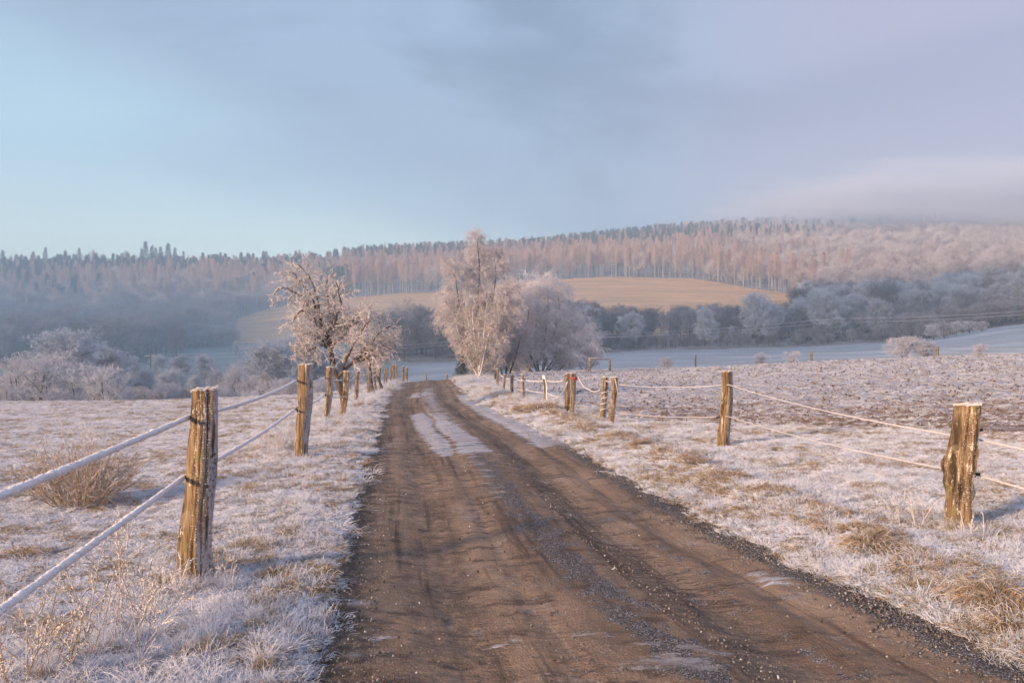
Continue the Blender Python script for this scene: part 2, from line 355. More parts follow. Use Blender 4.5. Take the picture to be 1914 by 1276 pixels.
FROST = (0.58, 0.585, 0.66, 1); FROST2 = (0.73, 0.735, 0.82, 1)
def mat_meadow():
    m, N, b = material('frosted_turf'); p = pos(N)
    n1 = N.noise(p, 1.1, 5, 0.6); n2 = N.noise(p, 14, 4, 0.6); n3 = N.noise(p, 55, 3, 0.6)
    straw = N.mix(N.ramp(n2, 0.35, 0.65), (0.13, 0.09, 0.06, 1), (0.36, 0.27, 0.19, 1))
    green = N.mix(N.ramp(N.noise(p, 0.6, 3), 0.5, 0.65), straw, (0.22, 0.22, 0.14, 1))
    f = N.math('ADD', N.math('MULTIPLY', n1, 0.45), N.math('ADD', N.math('MULTIPLY', n2, 0.35), N.math('MULTIPLY', n3, 0.45)))
    c = N.mix(N.ramp(f, 0.53, 0.73), green, FROST)  # frost held back: dark ground colour imitates shadow gaps between the blades
    N.put(b.inputs['Base Color'], c); bump(N, b, N.math('ADD', n2, n3), 0.7, 0.03)
    return m
def mat_plough():
    m, N, b = material('frosted_ploughed_soil'); p = pos(N)
    n1 = N.noise(N.mapv(p, (0.4, 1, 1), rot=(0, 0, 0.05)), 1.5, 6, 0.65); n2 = N.noise(N.mapv(p, (0.6, 1, 1)), 7, 5, 0.65); n3 = N.noise(p, 30, 3, 0.6)
    band = N.noise(N.mapv(p, (0.25, 1.0, 1)), 0.25, 3, 0.5)
    sp = N.new('ShaderNodeSeparateXYZ'); N.put(sp.inputs[0], p)
    near = N.ramp(sp.outputs[1], 13, 30, 0.14, 0.0)
    soil = N.mix(n3, (0.17, 0.10, 0.068, 1), (0.31, 0.20, 0.14, 1))
    f = N.math('ADD', N.math('MULTIPLY', n1, 0.38), N.math('ADD', N.math('MULTIPLY', n2, 0.5), N.math('ADD', N.math('MULTIPLY', n3, 0.25), N.math('MULTIPLY', band, 0.12))))
    f = N.math('SUBTRACT', f, near)
    f = N.math('ADD', f, N.math('MULTIPLY', N.math('SUBTRACT', nz(N), 0.95), 0.35))
    c = N.mix(N.ramp(f, 0.475, 0.63), soil, (0.48, 0.455, 0.50, 1))
    N.put(b.inputs['Base Color'], c); bump(N, b, N.math('ADD', n2, n3), 0.9, 0.06)
    return m
def mat_valley():
    m, N, b = material('frosted_far_field'); p = pos(N)
    n1 = N.noise(N.mapv(p, (0.3, 1, 1)), 0.12, 5, 0.6); n2 = N.noise(p, 1.4, 4, 0.6)
    c = N.mix(N.ramp(N.math('ADD', N.math('MULTIPLY', n1, 0.6), N.math('MULTIPLY', n2, 0.4)), 0.36, 0.6), (0.30, 0.31, 0.31, 1), (0.46, 0.47, 0.50, 1))
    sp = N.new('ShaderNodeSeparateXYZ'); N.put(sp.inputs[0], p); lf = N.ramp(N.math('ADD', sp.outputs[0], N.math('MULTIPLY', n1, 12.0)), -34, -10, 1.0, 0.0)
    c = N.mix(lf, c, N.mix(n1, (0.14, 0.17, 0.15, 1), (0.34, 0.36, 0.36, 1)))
    N.put(b.inputs['Base Color'], c); return m
def mat_hillfield():
    m, N, b = material('dry_hill_grass'); p = pos(N)
    n1 = N.noise(N.mapv(p, (0.22, 1, 1), rot=(0, 0, 0.06)), 0.10, 5, 0.6); n2 = N.noise(N.mapv(p, (0.3, 1, 1)), 0.7, 4, 0.6)
    f = N.math('ADD', N.math('MULTIPLY', n1, 0.6), N.math('MULTIPLY', n2, 0.4))
    c = N.mix(N.ramp(f, 0.36, 0.62), (0.54, 0.29, 0.11, 1), (0.84, 0.47, 0.20, 1))
    N.put(b.inputs['Base Color'], c); return m
def mat_forestfloor():
    m, N, b = material('forest_floor'); p = pos(N)
    n1 = N.noise(p, 0.08, 5, 0.6); n2 = N.noise(p, 0.9, 4, 0.6)
    c = N.mix(N.ramp(n2, 0.35, 0.7), (0.13, 0.10, 0.085, 1), (0.36, 0.29, 0.26, 1))
    c = N.mix(N.ramp(n1, 0.4, 0.7), c, (0.42, 0.37, 0.36, 1))
    N.put(b.inputs['Base Color'], c); return m
def mat_twig(name, frost, bark, amt=0.62, var=0.18, scale=3.0):
    """hoar frost over bark: white-lilac with bark showing through in irregular places"""
    m, N, b = material(name); p = objco(N)
    f = N.noise(p, scale, 4, 0.65); r = rand(N)
    k = N.ramp(N.math('ADD', f, N.math('MULTIPLY', N.math('SUBTRACT', r, 0.5), var)), amt - 0.35, amt - 0.02)
    c = N.mix(k, bark, frost)
    N.put(b.inputs['Base Color'], c); b.inputs['Roughness'].default_value = 0.9
    return m
def mat_bark(name, a, bcol, frost, amt=0.6):
    m, N, b = material(name); p = objco(N)
    n1 = N.noise(N.mapv(p, (1, 1, 0.25)), 9, 4, 0.65); n2 = N.noise(p, 3.2, 4, 0.6)
    c = N.mix(N.ramp(n1, 0.35, 0.65), a, bcol); c = N.mix(N.ramp(n2, amt - .03, amt + 0.1), c, frost)
    N.put(b.inputs['Base Color'], c); bump(N, b, n1, 0.6, 0.02); return m
def mat_wood():
    m, N, b = material('weathered_post_wood'); p = objco(N); r = rand(N)
    off = N.new('ShaderNodeCombineXYZ'); N.put(off.inputs[2], N.math('MULTIPLY', r, 37.0)); N.put(off.inputs[0], N.math('MULTIPLY', r, 11.0))
    av = N.new('ShaderNodeVectorMath', operation='ADD'); N.put(av.inputs[0], p); N.put(av.inputs[1], off.outputs[0]); q = av.outputs[0]
    g = N.noise(N.mapv(q, (1, 1, 0.045)), 60, 5, 0.65, 0.3); g2 = N.noise(N.mapv(q, (1, 1, 0.10)), 16, 4, 0.6, 0.5); k = N.noise(q, 5, 4, 0.6)
    c = N.mix(N.ramp(g, 0.34, 0.66), (0.085, 0.055, 0.033, 1), (0.35, 0.235, 0.135, 1))
    c = N.mix(N.ramp(g2, 0.52, 0.36), c, (0.055, 0.035, 0.022, 1))
    c = N.mix(N.ramp(k, 0.54, 0.74), c, (0.36, 0.27, 0.18, 1))
    c = N.mix(N.ramp(N.noise(q, 8, 4, 0.6), 0.60, 0.70), c, (0.21, 0.18, 0.08, 1))
    fr = N.ramp(N.math('ADD', N.math('MULTIPLY', N.noise(N.mapv(q, (1, 1, 0.16)), 22, 6, 0.75), 1.0), N.math('MULTIPLY', N.noise(q, 90, 2, 0.5), 0.25)), 0.705, 0.765)
    c = N.mix(fr, c, (0.66, 0.58, 0.50, 1))
    # frost settles on top ends and on the weather side
    top = N.ramp(nz(N), 0.45, 0.8)
    ge = N.new('ShaderNodeSeparateXYZ'); N.put(ge.inputs[0], N.new('ShaderNodeNewGeometry').outputs['Normal'])
    side = N.math('MULTIPLY', N.ramp(ge.outputs[0], 0.45, 0.8), N.ramp(N.noise(q, 40, 3, 0.6), 0.34, 0.5))
    c = N.mix(side, c, (0.50, 0.45, 0.47, 1)); c = N.mix(top, c, FROST2)
    N.put(b.inputs['Base Color'], c); bump(N, b, N.math('ADD', g, g2), 0.9, 0.012); return m
def mat_plain(name, col, rough=0.85, var=0.25, scale=20):
    m, N, b = material(name); n = N.noise(objco(N), scale, 3, 0.6)
    d = tuple(c * (1 - var) for c in col[:3]) + (1,)
    N.put(b.inputs['Base Color'], N.mix(n, d, (*col[:3], 1))); b.inputs['Roughness'].default_value = rough; return m
def mat_blade():
    """grass blade: straw near the root, hoar frost on the blade; per clump variation"""
    m, N, b = material('frosted_grass'); r = rand(N); t = attr(N, 'tip'); h = attr(N, 'hue')
    straw = N.mix(h, (0.24, 0.165, 0.095, 1), (0.50, 0.35, 0.20, 1)); straw = N.mix(N.ramp(h, 0.8, 1.0), straw, (0.22, 0.22, 0.10, 1))
    k = N.math('ADD', N.math('MULTIPLY', t, 0.75), N.math('MULTIPLY', N.math('SUBTRACT', r, 0.42), 0.85))
    k = N.math('ADD', k, N.math('MULTIPLY', h, 0.25)); 
    pl = N.math('ADD', N.ramp(N.noise(pos(N), 0.8, 3, 0.6), 0.35, 0.66, -0.34, 0.26), N.ramp(N.noise(pos(N), 4.5, 3, 0.6), 0.35, 0.62, -0.30, 0.22)); k = N.math('ADD', k, pl)
    c = N.mix(N.ramp(k, -0.02, 0.56), straw, FROST2)
    N.put(b.inputs['Base Color'], c); return m
def mat_straw():
    m, N, b = material('dry_straw'); t = attr(N, 'tip'); h = attr(N, 'hue')
    straw = N.mix(h, (0.25, 0.165, 0.095, 1), (0.52, 0.38, 0.25, 1))
    c = N.mix(N.ramp(N.math('ADD', t, N.math('MULTIPLY', h, 0.3)), 0.75, 1.2), straw, FROST2); N.put(b.inputs['Base Color'], c); return m
def mat_road():
    m, N, b = material('dirt_road')
    uv = N.new('ShaderNodeAttribute'); uv.attribute_name = 'rc'; q = uv.outputs['Vector']
    ice = attr(N, 'ice'); gr = attr(N, 'gravel'); sp_ = attr(N, 'dirtdark')
    a1 = N.noise(N.mapv(q, (1.0, 0.35, 1)), 1.6, 5, 0.62); a2 = N.noise(N.mapv(q, (1, 1, 1)), 9, 5, 0.7); a3 = N.noise(q, 70, 3, 0.7); a4 = N.noise(N.mapv(q, (0.6, 1.6, 1)), 3.2, 5, 0.7)
    dirt = N.mix(N.ramp(a1, 0.35, 0.65), (0.18, 0.116, 0.080, 1), (0.34, 0.228, 0.158, 1))
    dirt = N.mix(N.ramp(a4, 0.51, 0.63), dirt, (0.075, 0.047, 0.036, 1))
    dirt = N.mix(N.ramp(a3, 0.3, 0.75, 0.0, 0.55), dirt, (0.34, 0.24, 0.18, 1))
    st = N.noise(N.mapv(q, (5.0, 0.16, 1)), 1.3, 4, 0.65); dirt = N.mix(N.ramp(st, 0.52, 0.66, 0.0, 0.75), dirt, (0.085, 0.055, 0.041, 1)); dirt = N.mix(N.ramp(st, 0.44, 0.30, 0.0, 0.6), dirt, (0.36, 0.26, 0.20, 1))
    tread = N.noise(N.mapv(q, (0.7, 3.2, 1)), 11, 3, 0.6); trk = attr(N, 'track')
    dirt = N.mix(N.math('MULTIPLY', trk, N.ramp(tread, 0.50, 0.60)), dirt, (0.085, 0.053, 0.040, 1))
    dirt = N.mix(N.math('MULTIPLY', sp_, N.ramp(a2, 0.3, 0.6)), dirt, (0.06, 0.045, 0.038, 1))
    dust = N.ramp(N.math('ADD', N.math('MULTIPLY', N.noise(N.mapv(q, (1.0, 0.8, 1)), 2.3, 6, 0.75), 0.75), N.math('MULTIPLY', a3, 0.35)), 0.60, 0.72, 0, 0.65)
    dirt = N.mix(dust, dirt, (0.46, 0.41, 0.41, 1)); dirt = N.mix(N.ramp(N.noise(q, 45, 2, 0.5), 0.66, 0.72, 0.0, 0.7), dirt, (0.50, 0.45, 0.46, 1))
    vo = N.new('ShaderNodeTexVoronoi'); N.put(vo.inputs['Vector'], q); vo.inputs['Scale'].default_value = 150
    sv = N.new('ShaderNodeSeparateColor'); N.put(sv.inputs[0], vo.outputs['Color'])
    stone = N.mix(N.ramp(sv.outputs[0], 0.1, 0.9), (0.05, 0.042, 0.042, 1), (0.20, 0.17, 0.165, 1))
    stone = N.mix(N.ramp(sv.outputs[1], 0.80, 0.84), stone, (0.50, 0.46, 0.48, 1))
    c = N.mix(N.ramp(N.math('ADD', gr, N.math('MULTIPLY', N.math('SUBTRACT', N.noise(N.mapv(q, (1.0, 0.7, 1)), 5.5, 6, 0.75), 0.5), 2.6)), 0.35, 0.62), dirt, stone)
    fi = N.ramp(N.math('ADD', ice, N.math('MULTIPLY', N.math('SUBTRACT', N.noise(N.mapv(q, (0.5, 1.6, 1)), 3.0, 6, 0.7), 0.5), 2.6)), 0.40, 0.66)
    icec = N.mix(N.ramp(N.noise(N.mapv(q, (0.4, 2, 1)), 2.5, 5, 0.65), 0.35, 0.7), (0.36, 0.32, 0.32, 1), (0.64, 0.61, 0.66, 1))
    fi = N.math('MULTIPLY', fi, N.ramp(N.noise(q, 26, 4, 0.7), 0.34, 0.52, 0.35, 1.0))
    c = N.mix(fi, c, icec)
    N.put(b.inputs['Base Color'], c); b.inputs['Specular IOR Level'].default_value = 0.2
    N.put(b.inputs['Roughness'], N.ramp(fi, 0, 1, 0.85, 0.5))
    bump(N, b, N.math('ADD', N.math('ADD', N.math('MULTIPLY', a2, 1.0), N.math('MULTIPLY', N.math('MULTIPLY', trk, tread), 0.5)), N.math('ADD', N.math('MULTIPLY', a3, 0.4), N.math('MULTIPLY', N.math('MULTIPLY', vo.outputs['Distance'], gr), 0.8))), 1.0, 0.035)
    return m

M_MEADOW = mat_meadow(); M_PLOUGH = mat_plough(); M_VALLEY = mat_valley(); M_HILL = mat_hillfield(); M_FLOOR = mat_forestfloor()
M_ROAD = mat_road(); M_WOOD = mat_wood(); M_BLADE = mat_blade(); M_STRAW = mat_straw()
M_FROSTY = mat_plain('hoar_frost', (0.80, 0.75, 0.77), 0.9, 0.12, 30)
M_FROSTWARM = mat_plain('rime_crystals', (0.82, 0.76, 0.72), 0.9, 0.15, 60)
M_WIRE = mat_plain('rimed_thin_rope', (0.66, 0.62, 0.65), 0.9, 0.25, 40)
M_BLACK = mat_plain('black_plastic', (0.03, 0.028, 0.027), 0.5)
M_RED = mat_plain('red_tape', (0.42, 0.06, 0.06), 0.6)
M_TW_W = mat_twig('frosted_twigs', (0.66, 0.60, 0.61, 1), (0.25, 0.17, 0.13, 1), 0.60)
M_TW_APPLE = mat_twig('frosted_apple_twigs', (0.80, 0.74, 0.74, 1), (0.22, 0.135, 0.095, 1), 0.63, 0.0, 12)
M_WEED = mat_twig('dry_weed_stem', (0.66, 0.57, 0.52, 1), (0.30, 0.20, 0.12, 1), 0.74, 0.0, 14)
M_ASH = mat_twig('rimed_ash_wood', (0.70, 0.63, 0.60, 1), (0.28, 0.20, 0.15, 1), 0.64, 0.0, 8)
M_TW_BIRCH = mat_twig('frosted_birch_twigs', (0.80, 0.73, 0.75, 1), (0.26, 0.17, 0.135, 1), 0.60, 0.0, 9)
M_TW_FAR = mat_twig('rime_crown', (0.74, 0.70, 0.74, 1), (0.40, 0.32, 0.31, 1), 0.58, 0.35, 1.0)
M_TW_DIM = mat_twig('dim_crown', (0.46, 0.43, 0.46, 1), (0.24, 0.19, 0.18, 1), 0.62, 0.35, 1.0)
M_TW_LARCH = mat_twig('larch_crown', (0.80, 0.56, 0.45, 1), (0.42, 0.24, 0.17, 1), 0.63, 0.4, 0.8)
M_SPRUCE = mat_twig('spruce_needles', (0.24, 0.26, 0.25, 1), (0.045, 0.06, 0.045, 1), 0.80, 0.3, 0.9)
M_BARK = mat_bark('dark_bark', (0.06, 0.04, 0.03, 1), (0.16, 0.11, 0.08, 1), (0.55, 0.49, 0.47, 1), 0.62)
M_BARK_PALE = mat_bark('pale_bark', (0.50, 0.40, 0.34, 1), (0.66, 0.56, 0.50, 1), (0.2, 0.15, 0.12, 1), 0.66)
M_BARK_RED = mat_bark('reddish_bark', (0.26, 0.16, 0.11, 1), (0.42, 0.28, 0.20, 1), (0.5, 0.42, 0.38, 1), 0.66)
M_CLOD = mat_plain('soil_clod', (0.17, 0.11, 0.085), 0.95, 0.4, 8)
def mat_stone():
    m, N, b = material('road_stone'); r = rand(N)
    c = N.mix(N.ramp(r, 0.0, 0.7), (0.06, 0.05, 0.048, 1), (0.24, 0.20, 0.18, 1)); c = N.mix(N.ramp(r, 0.92, 0.95), c, (0.50, 0.47, 0.49, 1))
    N.put(b.inputs['Base Color'], c); return m
M_STONE = mat_stone()

# ------------------------------------------------------------------ ground sheets
# dry field on the hillside: upper and lower outline per photo column, as distance from the viewer
def hillfield_range(px):
    hi = np.interp(px, [428, 470, 520, 600, 700, 820, 1000, 1150, 1300, 1400, 1492, 1496], [432, 455, 478, 490, 488, 486, 512, 528, 520, 470, 432, 300])
    lo = np.interp(px, [428, 470, 600, 700, 820, 1000, 1150, 1300, 1492], [340, 335, 320, 280, 260, 255, 250, 250, 250])
    return lo, np.where((px < 428) | (px > 1494), -1, hi)
def zone(px, D):
    """0 meadow 1 ploughed 2 valley 3 hill field 4 forest floor"""
    u = (px - CX) / F; x = u * D
    z = np.zeros(px.shape, int)
    crest = np.interp(px, [0, 430, 600, 700, 770, 840, 1000, 1150, 1300, 1500, 1700, 1914], [46, 48, 53, 60, 66, 66, 64, 66, 69, 72, 74, 76])
    z[D > crest] = 2
    ff = np.interp(px, [0, 250, 430, 600, 700, 770, 840, 1000, 1150, 1500, 1700, 1914], [330, 318, 350, 345, 260, 200, 200, 205, 210, 213, 213, 200])
    z[D > ff] = 4
    lo, hi = hillfield_range(px); z[(D > lo) & (D < hi)] = 3
    z[(plough_mask(x, D) > 0.5) & (D <= crest)] = 1
    return z
def build_ground():
    nin, nout = 620, 30
    D = np.exp(np.linspace(math.log(1.5), math.log(1200), 820)); nr = len(D)
    uin = np.linspace(-0.76, 0.76, nin); k = np.linspace(0, 1, nout + 1)[1:]
    umax = np.clip(1200 / D, 1.0, 40)
    U = np.empty((nr, nin + 2 * nout))
    outer = 0.76 + (umax[:, None] - 0.76) * (k[None] ** 2.0)
    U[:, nout:nout + nin] = uin; U[:, nout + nin:] = outer; U[:, :nout] = -outer[:, ::-1]
    X = U * D[:, None]; Y = np.broadcast_to(D[:, None], X.shape)
    Z = ground_z(X, Y); nc = X.shape[1]
    V = np.stack([X, Y, Z], -1).reshape(-1, 3)
    idx = np.arange(nr * nc).reshape(nr, nc)
    q = np.stack([idx[:-1, :-1], idx[:-1, 1:], idx[1:, 1:], idx[1:, :-1]], -1).reshape(-1, 4)
    cx = V[q].mean(1); zn = zone(cx[:, 0] / cx[:, 1] * F + CX, cx[:, 1])
    for i, (nm, m) in enumerate([('meadow', M_MEADOW), ('ploughed_field', M_PLOUGH), ('valley_field', M_VALLEY), ('hillside_field', M_HILL), ('hills', M_FLOOR)]):
        qq = q[zn == i]; us, inv = np.unique(qq, return_inverse=True)
        me = mesh_np(nm, V[us], [inv.reshape(-1, 4)], m)
        tag(obj(nm, me), kind='structure')
    # ground behind and under the viewer, joined to the sheet in front
    xs = X[0]; ys = np.array([1.5, -1, -4, -10, -25, -60]); rows = []
    for y in ys:
        rows.append(np.stack([xs, np.full_like(xs, y), Z[0] if y == 1.5 else ground_z(xs, np.full_like(xs, y))], -1))
    V2 = np.concatenate(rows); id2 = np.arange(len(V2)).reshape(len(ys), -1)
    q2 = np.stack([id2[1:, :-1], id2[1:, 1:], id2[:-1, 1:], id2[:-1, :-1]], -1).reshape(-1, 4)
    tag(obj('ground', mesh_np('ground', V2, [q2], M_MEADOW)), kind='structure')
build_ground()

ICE = [[(765, 770), (800, 768), (850, 790), (900, 822), (945, 848), (820, 847), (775, 795)],
       [(770, 733), (800, 731), (800, 741), (766, 741)]]
def inpoly(px, py, poly):
    c = np.zeros(px.shape, bool); n = len(poly)
    for i in range(n):
        x1, y1 = poly[i]; x2, y2 = poly[(i + 1) % n]
        k = ((y1 > py) != (y2 > py)) & (px < (x2 - x1) * (py - y1) / (y2 - y1 + 1e-9) + x1); c ^= k
    return c
def road_coords(px, py):
    x, D = hit(px, py); l = road_l(D); r = road_r(D); return (x - l) / (r - l), D
def build_road():
    D = np.concatenate([np.linspace(-6, 2.4, 40)[:-1], np.exp(np.linspace(math.log(2.4), math.log(76), 760))]); nc = 170
    s = np.linspace(-0.07, 1.10, nc); S, DD = np.meshgrid(s, D); l = road_l(DD); r = road_r(DD)
    X = l + (r - l) * S; w = r - l
    z = base_z(X, DD) - 0.035
    c = S * 3.15                                                     # metres across
    bend = 0.12 * np.sin(DD * 0.25)
    rut = lambda c0, wd: np.exp(-((c - c0 + bend * 0.5) / wd) ** 2)
    z = z + 0.035 * np.exp(-((S - 0.5) / 0.16) ** 2) - 0.045 * rut(0.75, 0.26) - 0.045 * rut(2.30, 0.26) - 0.02 * rut(1.22, 0.10) - 0.02 * rut(2.75, 0.10)
    z = z + 0.018 * fbm(X * 1.5, DD * 1.0, 51, 4) + 0.013 * fbm(X * 6, DD * 4, 52, 3) + 0.006 * fbm(X * 22, DD * 18, 53, 2)
    ice = np.zeros_like(X)
    PX = CX + F * X / np.maximum(DD, 1); PY = HZ + F * (EZ - base_z(X, DD)) / np.maximum(DD, 1)
    for poly in ICE: ice = np.maximum(ice, inpoly(PX, PY, poly).astype(float) * 0.80)
    # soften
    for _ in range(26):
        ice = (ice + np.roll(ice, 1, 0) + np.roll(ice, -1, 0) + np.roll(ice, 1, 1) + np.roll(ice, -1, 1)) / 5
    for c0_ in (0.40, 0.60, 0.66): ice = ice * (1 - 0.5 * np.exp(-((S - c0_ - 0.02 * np.sin(DD)) / 0.022) ** 2))
    seg = lambda d0, d1: sstep(d0, d0 * 1.12, DD) * (1 - sstep(d1 * 0.92, d1, DD))
    ice = np.maximum(ice, 0.86 * sstep(0.80, 0.92, S + 0.05 * pn(DD * 1.2, DD * 0, 61)) * seg(12.5, 36))
    ice = np.maximum(ice, 0.55 * np.exp(-((S - 0.50) / 0.13) ** 2) * seg(16, 45))
    ice = np.maximum(ice, 0.36 * np.exp(-((S - 0.52) / 0.1) ** 2) * seg(3.6, 4.6) )
    ice = np.maximum(ice, 0.40 * np.exp(-((S - 0.46) / 0.05) ** 2) * seg(8, 13))
    ice = np.maximum(ice, 0.27 * np.exp(-((S - 0.03) / 0.06) ** 2) * (1 - sstep(50, 60, DD)))
    for (a, b_, wa, wb, k) in [(0.30, 4.3, 0.06, 0.38, 0.42), (0.42, 4.6, 0.06, 0.3, 0.42), (0.38, 5.3, 0.03, 0.15, 0.35), (0.9, 5.5, 0.06, 0.6, 0.38)]:
        ice = np.maximum(ice, k * np.exp(-((S - a) / wa) ** 2 - ((DD - b_) / wb) ** 2))
    gravel = 0.62 * np.exp(-((S - np.interp(DD, [3, 5, 8, 12], [0.545, 0.52, 0.50, 0.50])) / 0.075) ** 2) * (1 - sstep(11, 15, DD))
    gravel = np.maximum(gravel, 1.0 * np.exp(-(np.maximum(np.abs(S - 1.03) - 0.03, 0) / 0.055) ** 2) * (1 - sstep(12, 16, DD)))
    gravel = np.maximum(gravel, 0.35 * np.exp(-((S - 0.78) / 0.05) ** 2) * (1 - sstep(6, 9, DD)))
    dark = np.maximum(0.9 * np.exp(-((S - 0.0) / 0.07) ** 2), 0.6 * np.exp(-((S - 0.24) / 0.05) ** 2) * seg(3, 9))
    dark = np.maximum(dark, 0.5 * np.exp(-((S - 0.66) / 0.05) ** 2)) * (1 - sstep(20, 30, DD))
    track = np.clip(rut(0.72, 0.30) + rut(2.25, 0.34) + 0.7 * rut(1.25, 0.15), 0, 1) * (0.5 + 0.5 * sstep(-0.2, 0.3, pn(X * 0.8, DD * 0.3, 58)))
    V = np.stack([X, DD, z], -1).reshape(-1, 3); nr = len(D)
    idx = np.arange(nr * nc).reshape(nr, nc)
    q = np.stack([idx[:-1, :-1], idx[:-1, 1:], idx[1:, 1:], idx[1:, :-1]], -1).reshape(-1, 4)
    rc = np.stack([c, DD, np.zeros_like(c)], -1).reshape(-1, 3)
    me = mesh_np('road', V, [q], M_ROAD, attrs={'ice': ice.ravel(), 'gravel': gravel.ravel(), 'dirtdark': dark.ravel(), 'track': track.ravel(), 'rc': rc})
    tag(obj('road', me), kind='structure')
build_road()

# ------------------------------------------------------------------ scattering (one object per ground cover)
def scatter(name, pts, rot, scl, idx, protos, label, cat):
    me = mesh_np(name, pts, [], None, attrs={'rot': rot, 'scl': scl})
    ia = me.attributes.new('idx', 'INT', 'POINT'); ia.data.foreach_set('value', np.asarray(idx, np.int32))
    o = tag(obj(name, me), label, cat, kind='stuff')
    g = bpy.data.node_groups.new(name, 'GeometryNodeTree')
    g.interface.new_socket('Geometry', in_out='INPUT', socket_type='NodeSocketGeometry')
    g.interface.new_socket('Geometry', in_out='OUTPUT', socket_type='NodeSocketGeometry')
    gi = g.nodes.new('NodeGroupInput'); go = g.nodes.new('NodeGroupOutput')
    ip = g.nodes.new('GeometryNodeInstanceOnPoints'); jn = g.nodes.new('GeometryNodeJoinGeometry')
    for p in reversed(protos):
        oi = g.nodes.new('GeometryNodeObjectInfo'); oi.inputs['Object'].default_value = p; oi.inputs['As Instance'].default_value = True
        g.links.new(oi.outputs['Geometry'], jn.inputs[0])
    def na(nm, typ):
        a = g.nodes.new('GeometryNodeInputNamedAttribute'); a.data_type = typ; a.inputs['Name'].default_value = nm
        return [s for s in a.outputs if s.enabled and s.name == 'Attribute'][0]
    g.links.new(gi.outputs[0], ip.inputs['Points']); g.links.new(jn.outputs[0], ip.inputs['Instance'])
    ip.inputs['Pick Instance'].default_value = True
    g.links.new(na('idx', 'INT'), ip.inputs['Instance Index'])
    er = g.nodes.new('FunctionNodeEulerToRotation'); g.links.new(na('rot', 'FLOAT_VECTOR'), er.inputs[0]); g.links.new(er.outputs[0], ip.inputs['Rotation'])
    g.links.new(na('scl', 'FLOAT'), ip.inputs['Scale'])
    g.links.new(ip.outputs[0], go.inputs[0])
    md = o.modifiers.new('scatter', 'NODES'); md.node_group = g
    return o

def blades(rng, n, rad, h, w, lean=0.6, droop=0.5, curl=0.3, seg=3):
    """n grass blades as thin three-sided tapering strips; returns P,R"""
    a = rng.random(n) * 2 * np.pi; r = rad * np.sqrt(rng.random(n)); b = np.stack([r * np.cos(a), r * np.sin(a), -0.01 * np.ones(n)], -1)
    d = np.stack([np.cos(a), np.sin(a), np.zeros(n)], -1) * (lean * (0.3 + 0.7 * r / rad))[:, None] + rng.normal(0, 0.25, (n, 3)); d[:, 2] = 1
    d /= np.linalg.norm(d, axis=1, keepdims=True); L = h * (0.5 + 0.7 * rng.random(n)); P = [b]; p = b
    for k in range(seg):
        d = d + rng.normal(0, curl * 0.4, (n, 3)); d[:, 2] -= droop * (k + 1) / seg * (0.5 + rng.random(n)); d /= np.linalg.norm(d, axis=1, keepdims=True)
        p = p + d * (L / seg)[:, None]; p[:, 2] = np.maximum(p[:, 2], 0.004); P.append(p)
    P = np.stack(P, 1); R = w * (0.7 + 0.6 * rng.random((n, 1))) * np.linspace(1, 0.35, seg + 1)[None]
    return P, R
def tuft_mesh(name, seed, n, rad, h, w, mat, **kw):
    rng = rngf(seed); P, R = blades(rng, n, rad, h, w, **kw); mb = MB()
    K = P.shape[1]; tip = np.broadcast_to(np.linspace(0, 1, K)[None], (n, K)); hue = np.broadcast_to(rng.random((n, 1)), (n, K))
    tubes(mb, P, R, 3, tip=tip, hue=hue); return mb.mesh(name, mat)
def proto(name, me): return obj(name, me, link=False)

def zone_pts(rng, n, x0, x1, y0, y1, keep, logy=True):
    y = np.exp(rng.uniform(math.log(y0), math.log(y1), n)) if logy else rng.uniform(y0, y1, n)
    x = rng.uniform(x0, x1, n) * y if logy else rng.uniform(x0, x1, n)
    k = keep(x, y); return x[k], y[k]

